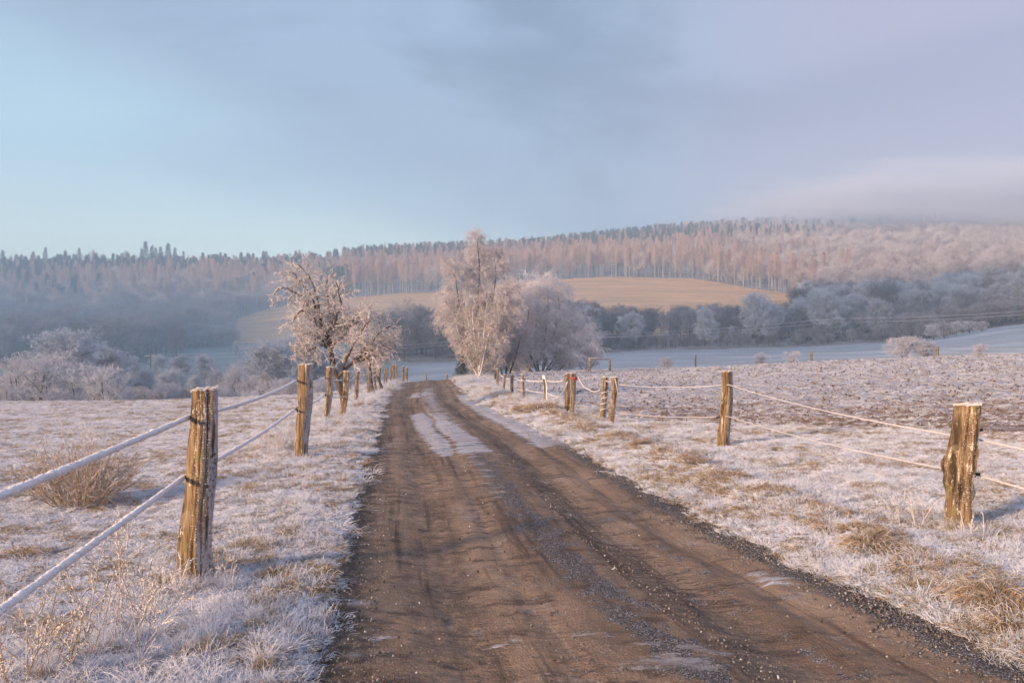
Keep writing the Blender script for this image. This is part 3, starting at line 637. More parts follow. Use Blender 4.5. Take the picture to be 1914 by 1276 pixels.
def build_grass():
    rng = rngf(101)
    pr = [proto('turf_clump', tuft_mesh('turf', 200 + i, 70, 0.11, h, 0.0022, M_BLADE, lean=ln, droop=dr, curl=0.5)) for i, (h, ln, dr) in
          enumerate([(0.06, 1.0, 0.7), (0.05, 1.2, 0.9), (0.08, 0.9, 0.9), (0.045, 0.8, 0.6), (0.11, 0.9, 1.1), (0.14, 0.8, 0.9), (0.085, 0.55, 0.2)])]
    off = lambda x, y: (road_dist(x, y) > 0.0)
    def put(name, x, y, sc, idx, label):
        n = len(x); z = ground_z(x, y) ; rot = np.stack([rng.normal(0, 0.12, n), rng.normal(0, 0.12, n), rng.random(n) * 6.28], -1)
        scatter(name, np.stack([x, y, z], -1), rot, sc, idx, pr, label, 'grass')
    # verge between road and fence, both sides: longer frosted grass
    fl = lambda y: np.interp(y, [0, 5.4, 11.5, 19.8, 30, 60], [-1.3, -2.13, -3.06, -4.6, -6.2, -10.3])
    def verge(x, y):
        d = road_dist(x, y); return (d > np.interp(y, [3, 10, 20], [0.05, 0.02, -0.03])) & (x > fl(y) - 0.4) & (x < fence_r(y) + 0.6) & (rng.random(len(x)) < 0.35 + 0.65 * sstep(0, 0.25, d))
    x, y = zone_pts(rng, 78000, -1.0, 1.0, 2.2, 62, verge)
    sc = (0.55 + 0.75 * rng.random(len(x)) ** 1.5) * np.interp(y, [3, 10, 30, 60], [0.75, 1.0, 1.8, 2.6]); lng = (fbm(x * .8, y * .8, 71, 3) > 0.12)
    put('verge_grass', x, y, sc, np.where(rng.random(len(x)) < 0.10, 6, np.where(lng, rng.integers(2, 6, len(x)), rng.integers(0, 4, len(x)))), 'longer frosted grass along both verges between road and fences')
    def mead(x, y): return (x < fl(y) - 0.3) & (y < 50)
    x, y = zone_pts(rng, 66000, -1.25, -0.02, 2.4, 48, mead)
    sc = (0.6 + 0.6 * rng.random(len(x))) * np.interp(y, [3, 10, 30, 60], [0.7, 0.95, 1.5, 2.0])
    put('meadow_grass', x, y, sc, rng.integers(0, 4, len(x)), 'short frosted meadow grass beyond the left fence')
    def rfield(x, y): return (x > fence_r(y) + 0.3) & (plough_mask(x, y) < 0.5) & (road_dist(x, y) > 0.1)
    x, y = zone_pts(rng, 52000, 0.0, 1.35, 2.6, 24, rfield)
    sc = (0.6 + 0.6 * rng.random(len(x))) * np.interp(y, [3, 10, 30], [0.7, 1.0, 1.6])
    put('field_edge_grass', x, y, sc, rng.integers(0, 5, len(x)), 'frosted grass strip between the right fence and the ploughed soil')
    # matted straw along the little ridge of the right verge
    ps = [proto('straw_mat', tuft_mesh('straw_mat', 260 + i, 80, 0.10, 0.10, 0.0024, M_STRAW, lean=1.1, droop=1.0, curl=0.6)) for i in range(3)]
    y = np.exp(rng.uniform(math.log(4.2), math.log(40), 1900)); dd = 0.95 + 0.20 * rng.normal(0, 1, 1900) + 0.25 * fbm(y * 0.5, y * 0, 88, 2); x = road_r(y) + dd
    k = fbm(x * 1.3, y * 1.3, 89, 3) > 0.02; x, y = x[k], y[k]; n = len(x)
    scatter('ridge_straw', np.stack([x, y, ground_z(x, y) + 0.01], -1), np.stack([rng.normal(0, .3, n), rng.normal(0, .3, n), rng.random(n) * 6.28], -1), rng.uniform(0.5, 1.15, n) * np.interp(y, [4, 40], [0.8, 1.8]), rng.integers(0, 3, n), ps, 'matted brown straw along the low ridge of the right verge', 'grass')
    # stubble and clods on the ploughed field
    cl = []
    for i in range(4):
        r2 = rngf(300 + i); 
        th = np.linspace(0, 2 * np.pi, 8, endpoint=False); ph = np.linspace(0.15, np.pi - 0.15, 5)
        T_, P_ = np.meshgrid(th, ph); rr = 0.04 * (1 + 0.35 * r2.normal(0, 1, T_.shape)); V = np.stack([rr * np.sin(P_) * np.cos(T_), rr * np.sin(P_) * np.sin(T_), 0.6 * rr * np.cos(P_)], -1).reshape(-1, 3)
        id_ = np.arange(40).reshape(5, 8); q = np.stack([id_[:-1], np.roll(id_, -1, 1)[:-1], np.roll(id_, -1, 1)[1:], id_[1:]], -1).reshape(-1, 4)
        V = np.concatenate([V, [[0, 0, 0.026], [0, 0, -0.026]]]); t = [(40, (j + 1) % 8, j) for j in range(8)] + [(41, 32 + j, 32 + (j + 1) % 8) for j in range(8)]
        cl.append(proto('soil_clod', mesh_np('clod', V, [q, np.array(t)], M_CLOD, smooth=False)))
    def pl(x, y): return (plough_mask(x, y) > 0.4) & (fbm(x * .7, y * .7, 77, 3) > -0.25)
    x, y = zone_pts(rng, 17000, -0.06, 0.85, 12, 72, pl); n = len(x)
    rot = np.stack([rng.random(n) * 6, rng.random(n) * 6, rng.random(n) * 6], -1); sc = (0.25 + 0.9 * rng.random(n) ** 2) * np.interp(y, [15, 70], [0.7, 1.6])
    scatter('soil_clods', np.stack([x, y, ground_z(x, y) + 0.004], -1), rot, sc, rng.integers(0, 4, n), cl, 'dark soil clods showing through the frost on the ploughed field', 'soil')
    pr2 = [pr[1], pr[3], pr[0]]
    x, y = zone_pts(rng, 24000, -0.06, 0.80, 15, 72, lambda x, y: plough_mask(x, y) > 0.4); n = len(x)
    rot = np.stack([rng.normal(0, .2, n), rng.normal(0, .2, n), rng.random(n) * 6], -1)
    scatter('field_stubble', np.stack([x, y, ground_z(x, y) - 0.01], -1), rot, (0.5 + 0.5 * rng.random(n)) * np.interp(y, [15, 70], [1.0, 2.4]), rng.integers(0, 3, n), pr2, 'frosted stubble spread over the ploughed field', 'stubble')
    # gravel on the road
    st = [proto('stone', mesh_np('stone', np.array(V_) , [Q_], M_STONE, smooth=False)) for V_, Q_ in [pebble(400 + i) for i in range(3)]]
    n = 46000; y = np.exp(rng.uniform(math.log(2.8), math.log(16), n)); k = rng.random(n)
    s = np.where(k < 0.38, rng.normal(0.53, 0.07, n), np.where(k < 0.80, rng.normal(1.0, 0.045, n), np.where(k < 0.88, rng.normal(0.03, 0.04, n), rng.random(n) + (rng.random(n) < .5) * 9)))
    x = road_l(y) + (road_r(y) - road_l(y)) * s; ok = (s > -0.03) & (s < 1.05) & (rng.random(n) < 1.15 - y / 18); x, y = x[ok], y[ok]; n = len(x)
    rot = rng.random((n, 3)) * 6.28
    scatter('gravel', np.stack([x, y, base_z(x, y) - 0.035 + np.where(s[ok] > .9, 0.002, 0.016)], -1), rot, 0.30 + 1.0 * rng.random(n) ** 4, rng.integers(0, 3, n), st, 'loose dark and frosted gravel strewn along the road', 'gravel')
def pebble(seed):
    r = rngf(seed); V = r.normal(0, 1, (8, 3)); 
    V = np.array([[-1, -1, -1], [1, -1, -1], [1, 1, -1], [-1, 1, -1], [-1, -1, 1], [1, -1, 1], [1, 1, 1], [-1, 1, 1]], float) * (0.0045, 0.006, 0.0035) * (1 + 0.35 * r.normal(0, 1, (8, 3)).clip(-1, 1))
    Q = np.array([[0, 3, 2, 1], [4, 5, 6, 7], [0, 1, 5, 4], [1, 2, 6, 5], [2, 3, 7, 6], [3, 0, 4, 7]]); return V, Q
build_grass()

# ------------------------------------------------------------------ tree kinds
def tree_round(seed, h=12.0, rad=4.6, stems=1, dens=1.0, tw=0.030):
    """broad frosted deciduous tree; returns (trunk mesh builder, crown mesh builder)"""
    rng = rngf(seed); tr = MB(); cr = MB()
    P0 = []; R0 = []
    for s in range(stems):
        a = rng.random() * 6.28 + s * 6.28 / max(stems, 1); ln = 0.0 if stems == 1 else rng.uniform(0.25, 0.55)
        t = np.linspace(0, 1, 8)[:, None]; top = np.array([math.cos(a) * ln * h * 0.5, math.sin(a) * ln * h * 0.5, h * rng.uniform(0.72, 0.86)])
        p = t * top + rng.normal(0, 0.012 * h, (8, 3)) * t; P0.append(p); R0.append(np.linspace(0.022 * h / math.sqrt(stems), 0.005 * h, 8))
    P0 = np.array(P0); R0 = np.array(R0)
    n1 = int(16 / math.sqrt(stems)) if stems > 1 else 18
    P1, R1 = grow(rng, P0, R0, n1, 0.14 if stems > 1 else 0.2, 1, (0.5, 1.1), rad * 1.0, lambda t: np.sqrt(np.clip(1.06 - (t - 0.35) ** 2 * 2.0, 0.1, 1)), 6, 0.12, -0.10, 0.55, 0.2, 0.02)
    P2, R2 = grow(rng, P1, R1, 7, 0.15, 1, (0.4, 1.0), rad * 0.48, lambda t: 1.1 - 0.5 * t, 4, 0.16, -0.03, 0.6, 0.1, 0.015)
    n3 = max(3, int(7 * dens)); P3, R3 = grow(rng, P2, R2, n3, 0.15, 1, (0.4, 1.0), rad * 0.23, lambda t: 1.1 - 0.4 * t, 3, 0.2, 0.0, 0.8, tw, tw * 0.6)
    P4, R4 = grow(rng, P3, R3, 4, 0.1, 1, (0.5, 1.1), rad * 0.11, None, 2, 0.2, 0.05, 0.9, tw, tw * 0.5)
    tubes(tr, P0, R0, 7); tubes(tr, P1, R1, 4); tubes(cr, P2, R2, 3); tubes(cr, P3, R3, 3); tubes(cr, P4, R4, 3)
    return tr, cr
def tree_dome(seed, h=12.0, rad=4.2, tw=0.045):
    """densely twigged tree with a rounded crown reaching almost to the ground"""
    rng = rngf(seed); tr = MB(); cr = MB(); t = np.linspace(0, 1, 9)[:, None]
    P0 = (t * np.array([0, 0, h * 0.84]) + rng.normal(0, 0.14, (9, 3)) * t)[None]; R0 = np.linspace(0.26, 0.05, 9)[None]
    P1, R1 = grow(rng, P0, R0, 46, 0.12, 1, (0.45, 1.25), rad * 0.92, lambda t: np.sqrt(np.clip(1.02 - ((t - 0.42) / 0.66) ** 2, 0.06, 1)), 6, 0.13, -0.10, 0.45, 0.14, 0.02)
    P2, R2 = grow(rng, P1, R1, 8, 0.2, 1, (0.4, 1.1), rad * 0.36, lambda t: 1.1 - 0.4 * t, 4, 0.2, 0.02, 0.6, 0.07, 0.015)
    P3, R3 = grow(rng, P2, R2, 8, 0.1, 1, (0.4, 1.1), rad * 0.17, None, 3, 0.22, 0.05, 0.8, tw, tw * 0.6)
    P4, R4 = grow(rng, P3, R3, 3, 0.1, 1, (0.5, 1.1), rad * 0.08, None, 2, 0.2, 0.05, 0.9, tw, tw * 0.5)
    tubes(tr, P0, R0, 7); tubes(tr, P1, R1, 4); tubes(cr, P2, R2, 3); tubes(cr, P3, R3, 3); tubes(cr, P4, R4, 3); return tr, cr
def tree_tall(seed, h=19.0, rad=2.0, bare=0.45, tw=0.035):
    """slender larch / birch with a long bare stem"""
    rng = rngf(seed); tr = MB(); cr = MB(); t = np.linspace(0, 1, 12)[:, None]
    lean = rng.normal(0, 0.02, 2) * h; p = t * np.array([lean[0], lean[1], h]) + rng.normal(0, 0.04, (12, 3)) * t
    P0 = p[None]; R0 = np.linspace(0.19, 0.02, 12)[None]
    P1, R1 = grow(rng, P0, R0, 46, bare, 1, (0.7, 1.25), rad, lambda t: np.clip((1 - t) / (1 - bare), 0, 1) ** 0.6 + 0.12, 4, 0.14, -0.12, 0.4, 0.06, 0.015)
    P2, R2 = grow(rng, P1, R1, 8, 0.1, 1, (0.5, 1.1), rad * 0.42, lambda t: 1.1 - 0.5 * t, 3, 0.2, 0.05, 0.8, tw, tw * 0.6)
    P3, R3 = grow(rng, P2, R2, 4, 0.1, 1, (0.5, 1.1), rad * 0.2, None, 2, 0.2, 0.1, 0.9, tw, tw * 0.5)
    tubes(tr, P0, R0, 6); tubes(cr, P1, R1, 3); tubes(cr, P2, R2, 3); tubes(cr, P3, R3, 3); return tr, cr
def tree_spruce(seed, h=20.0, rad=2.6, bare=0.08, tw=0.07):
    rng = rngf(seed); tr = MB(); cr = MB(); t = np.linspace(0, 1, 10)[:, None]
    P0 = (t * np.array([0, 0, h]))[None]; R0 = np.linspace(0.012 * h, 0.012, 10)[None]
    P1, R1 = grow(rng, P0, R0, 90, bare, 1, (1.25, 1.6), rad, lambda t: np.clip((1 - t) / (1 - bare), 0, 1) ** 1.1 + 0.03, 4, 0.06, 0.12, 0.3, 0.05, 0.012, 0.2)
    P2, R2 = grow(rng, P1, R1, 12, 0.1, 1, (0.7, 1.1), rad * 0.36, lambda t: 1.15 - 0.7 * t, 3, 0.12, 0.28, 0.9, tw, tw * 0.4)
    P3, R3 = grow(rng, P2, R2, 2, 0.1, 1, (0.6, 1.1), rad * 0.14, None, 2, 0.12, 0.4, 0.9, tw, tw * 0.4)
    tubes(tr, P0, R0, 6); tubes(cr, P1, R1, 3); tubes(cr, P2, R2, 3); tubes(cr, P3, R3, 3); return tr, cr
def tree_pine(seed, h=19.0):
    rng = rngf(seed); tr = MB(); cr = MB(); t = np.linspace(0, 1, 10)[:, None]
    P0 = (t * np.array([0.4, 0, h]) + rng.normal(0, 0.08, (10, 3)) * t)[None]; R0 = np.linspace(0.2, 0.03, 10)[None]
    P1, R1 = grow(rng, P0, R0, 26, 0.62, 1, (0.9, 1.5), 3.0, lambda t: np.clip(1.4 - t, 0.3, 0.8), 4, 0.15, -0.15, 0.4, 0.08, 0.02)
    P2, R2 = grow(rng, P1, R1, 9, 0.35, 1, (0.5, 1.1), 0.9, None, 3, 0.25, -0.2, 0.9, 0.08, 0.04); P3, R3 = grow(rng, P2, R2, 5, 0.2, 1, (0.5, 1.2), 0.45, None, 2, 0.2, 0, 0.9, 0.08, 0.03)
    tubes(tr, P0, R0, 6); tubes(cr, P1, R1, 3); tubes(cr, P2, R2, 3); tubes(cr, P3, R3, 3); return tr, cr

class Kind:
    def __init__(s, name, makers, trunk_mat, crown_mat):
        s.name = name; s.v = []
        for mk in makers:
            tr, cr = mk; s.v.append((tr.mesh(name + '_trunk', trunk_mat, True), cr.mesh(name + '_crown', crown_mat, False)))
        s.mats = (trunk_mat, crown_mat); s.joined = None
    def joined_protos(s):
        if s.joined is None:
            s.joined = []
            for a, b in s.v:
                me = join_meshes(s.name, a, b, s.mats); s.joined.append(proto(s.name, me))
        return s.joined
    def place(s, loc, scale, label, cat='tree', group=None, v=0, rz=0.0, name=None):
        r = thing(name or s.name, label, cat, loc, rz, group, scale)
        a, b = s.v[v % len(s.v)]; obj('trunk', a, r); obj('crown', b, r); return r
def join_meshes(name, a, b, mats):
    def get(me):
        V = np.empty(len(me.vertices) * 3, np.float32); me.vertices.foreach_get('co', V)
        L = np.empty(len(me.loops), np.int32); me.loops.foreach_get('vertex_index', L); return V.reshape(-1, 3), L.reshape(-1, 4)
    Va, La = get(a); Vb, Lb = get(b)
    return mesh_np(name, np.concatenate([Va, Vb]), [np.concatenate([La, Lb + len(Va)])], mats, False, mat_idx=np.r_[np.zeros(len(La)), np.ones(len(Lb))])

M_TW_WOOD = mat_twig('sun_tinted_crown', (0.84, 0.71, 0.65, 1), (0.42, 0.29, 0.23, 1), 0.60, 0.4, 0.8)  # peach warmth of sunlight put into the frosted crown colour
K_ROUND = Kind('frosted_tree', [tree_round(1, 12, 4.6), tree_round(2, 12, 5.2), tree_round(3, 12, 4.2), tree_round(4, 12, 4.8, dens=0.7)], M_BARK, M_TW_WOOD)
K_SHRUB = Kind('frosted_shrub', [tree_round(11, 8, 3.0, 6, 0.8, 0.028), tree_round(12, 8, 3.2, 8, 0.7, 0.028), tree_round(13, 8, 2.4, 5, 0.8, 0.028)], M_BARK, M_TW_FAR)
K_DOME = Kind('frosted_tree', [tree_dome(5, tw=0.055), tree_dome(6, 12, 4.6, 0.055), tree_dome(7, 12, 3.9, 0.055)], M_BARK, mat_twig('rimed_valley_crown', (0.74, 0.735, 0.79, 1), (0.42, 0.37, 0.38, 1), 0.54, 0.3, 1.0))
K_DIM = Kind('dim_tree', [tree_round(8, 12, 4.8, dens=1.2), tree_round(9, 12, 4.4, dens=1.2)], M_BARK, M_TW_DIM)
K_TALL = Kind('slender_birch', [tree_tall(21), tree_tall(22, 19, 2.3, 0.4), tree_tall(23, 19, 1.7, 0.5)], M_BARK_PALE, M_TW_LARCH)
K_SPRUCE = Kind('spruce_tree', [tree_spruce(31, 20, 4.4), tree_spruce(32, 20, 3.8), tree_spruce(33, 20, 4.6, 0.2)], M_BARK, M_SPRUCE)
K_PINE = Kind('pine_tree', [tree_pine(41), tree_pine(42)], M_BARK_RED, M_SPRUCE)

# ------------------------------------------------------------------ woods on the hills
def build_woods():
    rng = rngf(900)
    def cand(n, d0, d1, p0=-620, p1=2560):
        D = np.sqrt(rng.uniform(d0 ** 2, d1 ** 2, n)); px = rng.uniform(p0, p1, n); return px, D, (px - CX) / F * D
    def thin(x, y, r):
        """keep one candidate per cell of size r, jittered"""
        key = (np.floor(x / r).astype(np.int64) * 100003 + np.floor(y / r).astype(np.int64)); _, i = np.unique(key, return_index=True); return i
    px, D, x = cand(60000, 216, 960); i = thin(x, D, 7.0); px, D, x = px[i], D[i], x[i]
    zn = zone(px, D); ok = (zn == 4) & ~((px < 640) & (D > 825)) & ~((px > 640) & (D < 250))
    keep_edge = np.ones(len(px), bool)
    ok &= keep_edge; px, D, x = px[ok], D[ok], x[ok]
    n = len(px); q = fbm(x * 0.012, D * 0.012, 91, 3); r = rng.random(n)
    kind = np.full(n, 'L', dtype='<U1')
    # right: round frosted broadleaves low down, larch and spruce high; centre: larch/birch; left: mixed
    right = sstep(1350, 1560, px + 300 * q); lowr = px > 1490
    kind[(r < right)] = 'R'
    top = D > np.interp(px, [0, 640, 1000, 1300, 1914], [640, 700, 735, 760, 850]) + 60 * q
    kind[top & (rng.random(n) < np.interp(px, [640, 1250, 1450], [0.75, 0.75, 0.30]))] = 'S'
    left = px < 640
    kind[(kind == 'L') & (rng.random(n) < 0.22)] = 'R'
    kind[left & (q > 0.16) & (rng.random(n) < .6)] = 'S'
    kind[left & (D < 560) & (q < 0.16) & (rng.random(n) < 0.6)] = 'R'
    kind[(px > 640) & (px < 1400) & (D < 330)] = 'R'
    kind[(~top) & (px > 640) & (px < 1300) & (q > 0.30) & (r < .3)] = 'S'
    near_ = (px > 1090) & (D < 330); kind[near_ | ((px < 470) & (D < 380 + 190 * r))] = 'D'; kind[near_ & (px > 1500) & (r < 0.6)] = 'R'
    size = np.where((px < 640) & (D > 740), 0.62, 1.0)
    z = ground_z(x, D) - 0.3
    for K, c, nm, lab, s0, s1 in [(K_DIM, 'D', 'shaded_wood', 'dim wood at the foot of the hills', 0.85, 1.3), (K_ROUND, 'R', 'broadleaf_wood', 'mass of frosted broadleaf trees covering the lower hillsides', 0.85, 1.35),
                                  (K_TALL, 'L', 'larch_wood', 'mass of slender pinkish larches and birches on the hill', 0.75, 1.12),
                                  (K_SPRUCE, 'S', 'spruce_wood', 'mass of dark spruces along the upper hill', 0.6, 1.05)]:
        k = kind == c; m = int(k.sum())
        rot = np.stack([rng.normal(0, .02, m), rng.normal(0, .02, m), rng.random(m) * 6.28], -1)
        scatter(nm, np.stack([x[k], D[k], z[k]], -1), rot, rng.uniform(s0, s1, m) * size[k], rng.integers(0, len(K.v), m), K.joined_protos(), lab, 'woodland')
        print(nm, m)
    # rows of separate trees: edge of the wood above the dry field
    for j in range(92):
        p = 640 + (1486 - 640) * (j + rng.random() * 0.8) / 92
        _, hi = hillfield_range(np.array([p])); D_ = float(hi[0]) + 2 + rng.random() * 9; x_ = (p - CX) / F * D_
        s = rng.uniform(0.8, 1.05)
        K_TALL.place((x_, D_, gz(x_, D_) - 0.2), (s, s, s * rng.uniform(.9, 1.05)), 'pale-stemmed birch in the row at the wood edge above the dry hill field', group='birches along the upper edge of the dry field', v=j, rz=rng.random() * 6)
    # skyline conifers on the left hill (photo columns and sizes)
    sky = [(5, 20), (35, 14), (62, 18), (85, 22), (100, 13), (108, 15), (115, 14), (122, 19), (148, 21), (265, 20), (272, 26), (284, 22), (291, 20), (300, 21), (314, 24), (327, 20), (343, 17), (378, 15), (492, 17), (502, 13)]
    words = ['at the far left end of', 'beside the left end of', 'rising in the left part of', 'second tall one in the left part of', 'short one left of the bare gap in', 'dark one left of the bare gap in', 'narrow one left of the bare gap in',
             'broad one left of the bare gap in', 'pointed one just left of the round bare tree on', 'first of the tall stand right of the gap in', 'tallest in the stand right of the gap in', 'second tallest in the stand right of the gap in', 'third in the stand right of the gap in',
             'fourth in the stand right of the gap in', 'pointed tall one near the right end of the stand in', 'last of the tall stand in', 'low one right of the tall stand in', 'small one further right of the tall stand in', 'lone one standing above the apple tree on', 'short companion of the lone one above the apple tree on']
    for (p, hh), w in zip(sky, words):
        D_ = 790 + rng.uniform(-12, 5); x_ = (p - CX) / F * D_; s = hh / 20 * 1.05
        K_SPRUCE.place((x_, D_, gz(x_, D_)), (s, s, s), 'dark spruce, ' + w + ' the left skyline', group='spruces on the left skyline', v=int(p), rz=p)
    for p, hh, w in [(190, 15, 'leaning'), (212, 16, 'upright'), (236, 18, 'left outermost')]:
        D_ = 795; x_ = (p - CX) / F * D_; s = hh / 19
        K_PINE.place((x_, D_, gz(x_, D_) - 0.5), (s, s, s), w + ' pine with bare stem against the sky in the gap of the left skyline', v=p, rz=p)
    D_ = 792; x_ = (171 - CX) / F * D_
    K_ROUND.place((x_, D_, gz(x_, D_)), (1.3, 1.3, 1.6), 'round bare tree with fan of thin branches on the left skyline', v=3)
build_woods()

# ------------------------------------------------------------------ separate frosted trees of the valley
def valley():
    rng = rngf(77)
    # px, top py, D, kind, width scale, label
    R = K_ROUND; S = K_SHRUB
    L = [(60, 640, 92, S, 1.25, 'broad many-stemmed frosted tree at the far left, largest in the valley row'),
         (122, 620, 150, R, 1.0, 'bluish frosted tree rising behind the broad many-stemmed tree at far left'),
         (152, 652, 98, S, .7, 'dark-stemmed frosted tree between the two broad ones at the left edge'),
         (198, 664, 90, S, .95, 'frosted tree with ochre stem, right of the dark-stemmed one'),
         (180, 648, 170, R, 1.1, 'hazy blue frosted tree behind the ochre-stemmed one'),
         (12, 700, 84, S, .8, 'low frosted shrub cut by the left edge of the photo'),
         (252, 666, 240, R, .75, 'small hazy frosted tree just left of the power pole'),
         (297, 664, 235, R, .9, 'leaning dark-trunked frosted tree just right of the power pole'),
         (336, 662, 215, R, 1.0, 'tall pale frosted tree behind the nearest fence post'),
         (383, 664, 210, R, 1.0, 'frosted tree with straight stems right of the nearest fence post'),
         (437, 670, 130, S, .6, 'thin frosted tree with a pale top between the two nearest fence posts'),
         (440, 636, 290, R, .55, 'small frosted tree standing alone on the valley slope above the thin tree'),
         (505, 640, 150, R, 1.2, 'large frosted tree left of the second fence post'),
         (545, 632, 165, R, 1.1, 'large frosted tree behind the second fence post'),
         (470, 690, 120, S, .8, 'rounded frosted shrub left of the large frosted tree'),
         (590, 650, 160, R, 1.0, 'frosted tree behind the third fence post and the apple tree'),
         (640, 660, 170, R, 1.0, 'frosted tree seen through the apple tree trunk gap'),
         (690, 668, 165, R, .9, 'frosted tree behind the smaller apple tree'),
         (310, 712, 105, S, .8, 'low frosted bush on the meadow rim just below the power pole'),
         (262, 716, 105, S, .7, 'low frosted bush on the meadow rim left of the pole'),
         (350, 714, 105, S, .7, 'low frosted bush on the meadow rim left of the nearest post'),
         (240, 722, 102, S, .5, 'smallest frosted bush beside the ochre-stemmed tree'),
         (425, 712, 105, S, .7, 'low frosted bush on the meadow rim right of the nearest post'),
         (500, 708, 100, S, .8, 'low frosted bush on the meadow rim near the second post'),
         (545, 700, 95, S, .7, 'low frosted bush right behind the second post'),
         (600, 695, 100, S, .8, 'low frosted bush behind the third post'),
         (660, 700, 100, S, .7, 'low frosted bush behind the apple tree foot'),
         (275, 690, 175, R, .8, 'rounded frosted tree left of the foot of the power pole'),
         (320, 694, 150, R, .9, 'rounded frosted tree right of the foot of the power pole'),
         (362, 700, 140, R, .8, 'squat frosted tree directly above the top of the nearest post'),
         (405, 690, 160, R, .8, 'rounded frosted tree right of the top of the nearest post'),
         (455, 700, 140, R, .9, 'rounded frosted tree midway between the two nearest posts'),
         (225, 655, 200, R, .8, 'faint blue frosted tree right of the ochre-stemmed one'),
         (90, 668, 110, R, .9, 'frosted tree low among the broad ones at far left'),
         # right valley row
         (1100, 575, 222, R, 1.0, 'blue-grey frosted tree just right of the birch clump'),
         (1178, 582, 222, R, 1.35, 'dome-shaped frosted tree, first dome right of the birch clump'),
         (1318, 577, 222, R, 1.05, 'egg-shaped frosted tree standing alone below the dry field'),
         (1412, 550, 228, R, 1.0, 'tall dark-limbed frosted tree below the right end of the dry field'),
         (1440, 562, 232, R, 1.1, 'second dark-limbed frosted tree leaning on the tall one'),
         (1545, 545, 232, R, 1.35, 'broad frosted tree just right of the dry field corner'),
         (1600, 552, 236, R, 1.1, 'frosted tree right of the broad one by the field corner'),
         (1643, 556, 228, R, 1.0, 'rounded frosted tree left of the reddish hedge at right'),
         (1716, 545, 240, R, 1.3, 'large frosted tree behind the reddish hedge at right'),
         (1790, 535, 238, R, 1.1, 'frosted tree above the right end of the reddish hedge'),
         (1860, 528, 232, R, 1.2, 'frosted tree near the right edge of the photo'),
         (1910, 520, 225, R, 1.2, 'frosted tree cut by the right edge of the photo'),
         (1495, 560, 240, R, .9, 'frosted tree at the dry field corner behind the broad one'),
         (1245, 618, 226, R, .8, 'low dim tree between the dome and the egg-shaped tree'),
         (1368, 610, 230, R, .8, 'low dim tree right of the egg-shaped tree'),
         ]
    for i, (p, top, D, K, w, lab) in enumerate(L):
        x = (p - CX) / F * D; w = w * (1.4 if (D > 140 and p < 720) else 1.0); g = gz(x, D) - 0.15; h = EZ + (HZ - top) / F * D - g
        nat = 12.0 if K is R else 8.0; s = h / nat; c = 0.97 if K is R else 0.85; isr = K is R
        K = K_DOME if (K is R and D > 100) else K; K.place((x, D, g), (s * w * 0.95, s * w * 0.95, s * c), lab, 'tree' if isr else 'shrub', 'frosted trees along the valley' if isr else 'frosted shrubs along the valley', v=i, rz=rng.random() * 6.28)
    # thickets of the valley bottom: belts one cannot count
    def belt(name, label, p0, p1, d0, d1, n, s0, s1, K=K_DIM, cat='thicket'):
        px = rng.uniform(p0, p1, n); D = rng.uniform(d0, d1, n); x = (px - CX) / F * D
        pts = np.stack([x, D, ground_z(x, D) - 0.3], -1); rot = np.stack([np.zeros(n), np.zeros(n), rng.random(n) * 6.28], -1)
        scatter(name, pts, rot, rng.uniform(s0, s1, n), rng.integers(0, len(K.v), n), K.joined_protos(), label, cat)
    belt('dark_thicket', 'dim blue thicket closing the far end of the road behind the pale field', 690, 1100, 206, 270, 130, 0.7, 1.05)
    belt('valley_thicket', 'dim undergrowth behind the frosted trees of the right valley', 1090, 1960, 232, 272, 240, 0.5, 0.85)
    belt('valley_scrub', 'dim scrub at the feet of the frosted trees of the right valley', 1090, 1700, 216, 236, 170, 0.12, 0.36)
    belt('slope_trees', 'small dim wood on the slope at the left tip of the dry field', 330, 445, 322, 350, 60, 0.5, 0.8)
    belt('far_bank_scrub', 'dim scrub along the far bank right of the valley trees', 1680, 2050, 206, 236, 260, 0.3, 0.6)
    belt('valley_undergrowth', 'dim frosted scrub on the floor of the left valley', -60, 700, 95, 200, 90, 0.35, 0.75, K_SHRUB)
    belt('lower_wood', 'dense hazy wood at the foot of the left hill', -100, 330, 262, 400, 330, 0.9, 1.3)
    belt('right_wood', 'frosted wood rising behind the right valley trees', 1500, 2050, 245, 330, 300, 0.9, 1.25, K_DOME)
    # reddish hedge at the right and small shrubs on the pale field
    for i, (p, py, top, lab) in enumerate([(1745, 632, 606, 'left bush of the reddish hedge below the right wood'), (1765, 628, 601, 'second bush of the reddish hedge below the right wood'), (1788, 625, 599, 'third bush of the reddish hedge below the right wood'), (1812, 622, 600, 'fourth bush of the reddish hedge below the right wood'), (1835, 618, 603, 'right end bush of the reddish hedge below the right wood')]):
        D = 196; x = (p - CX) / F * D; g = gz(x, D); h = max(2.5, EZ + (HZ - top) / F * D - g)
        K_SHRUB.place((x, D, g), (h / 8 * 1.3, h / 8 * 1.3, h / 8), lab, 'bush', 'hedge below the right wood', v=i, rz=i, name='hedge_bush')
    for i, (p, top, D, w, lab) in enumerate([(1245, 672, 84, 1.2, 'low twiggy bush on the pale field right of the wooden frame'), (1425, 664, 84, 1.2, 'low twiggy bush left of the middle field-edge post'), (1480, 660, 84, 1.2, 'low twiggy bush just left of the middle field-edge post'), (1688, 637, 88, 2.0, 'wide twiggy bush left of the rightmost field-edge post'), (1730, 645, 88, 1.6, 'small twiggy bush touching the rightmost field-edge post'), (1830, 646, 86, 1.4, 'faint reddish bush right of the rightmost field-edge post')]):
        x = (p - CX) / F * D; g = gz(x, D) - 0.1; h = EZ + (HZ - top) / F * D - g; s = h / 8 / .85
        K_SHRUB.place((x, D, g), (s * w, s * w, s), lab, 'bush', v=i, rz=i * 1.7, name='twiggy_bush')
valley()

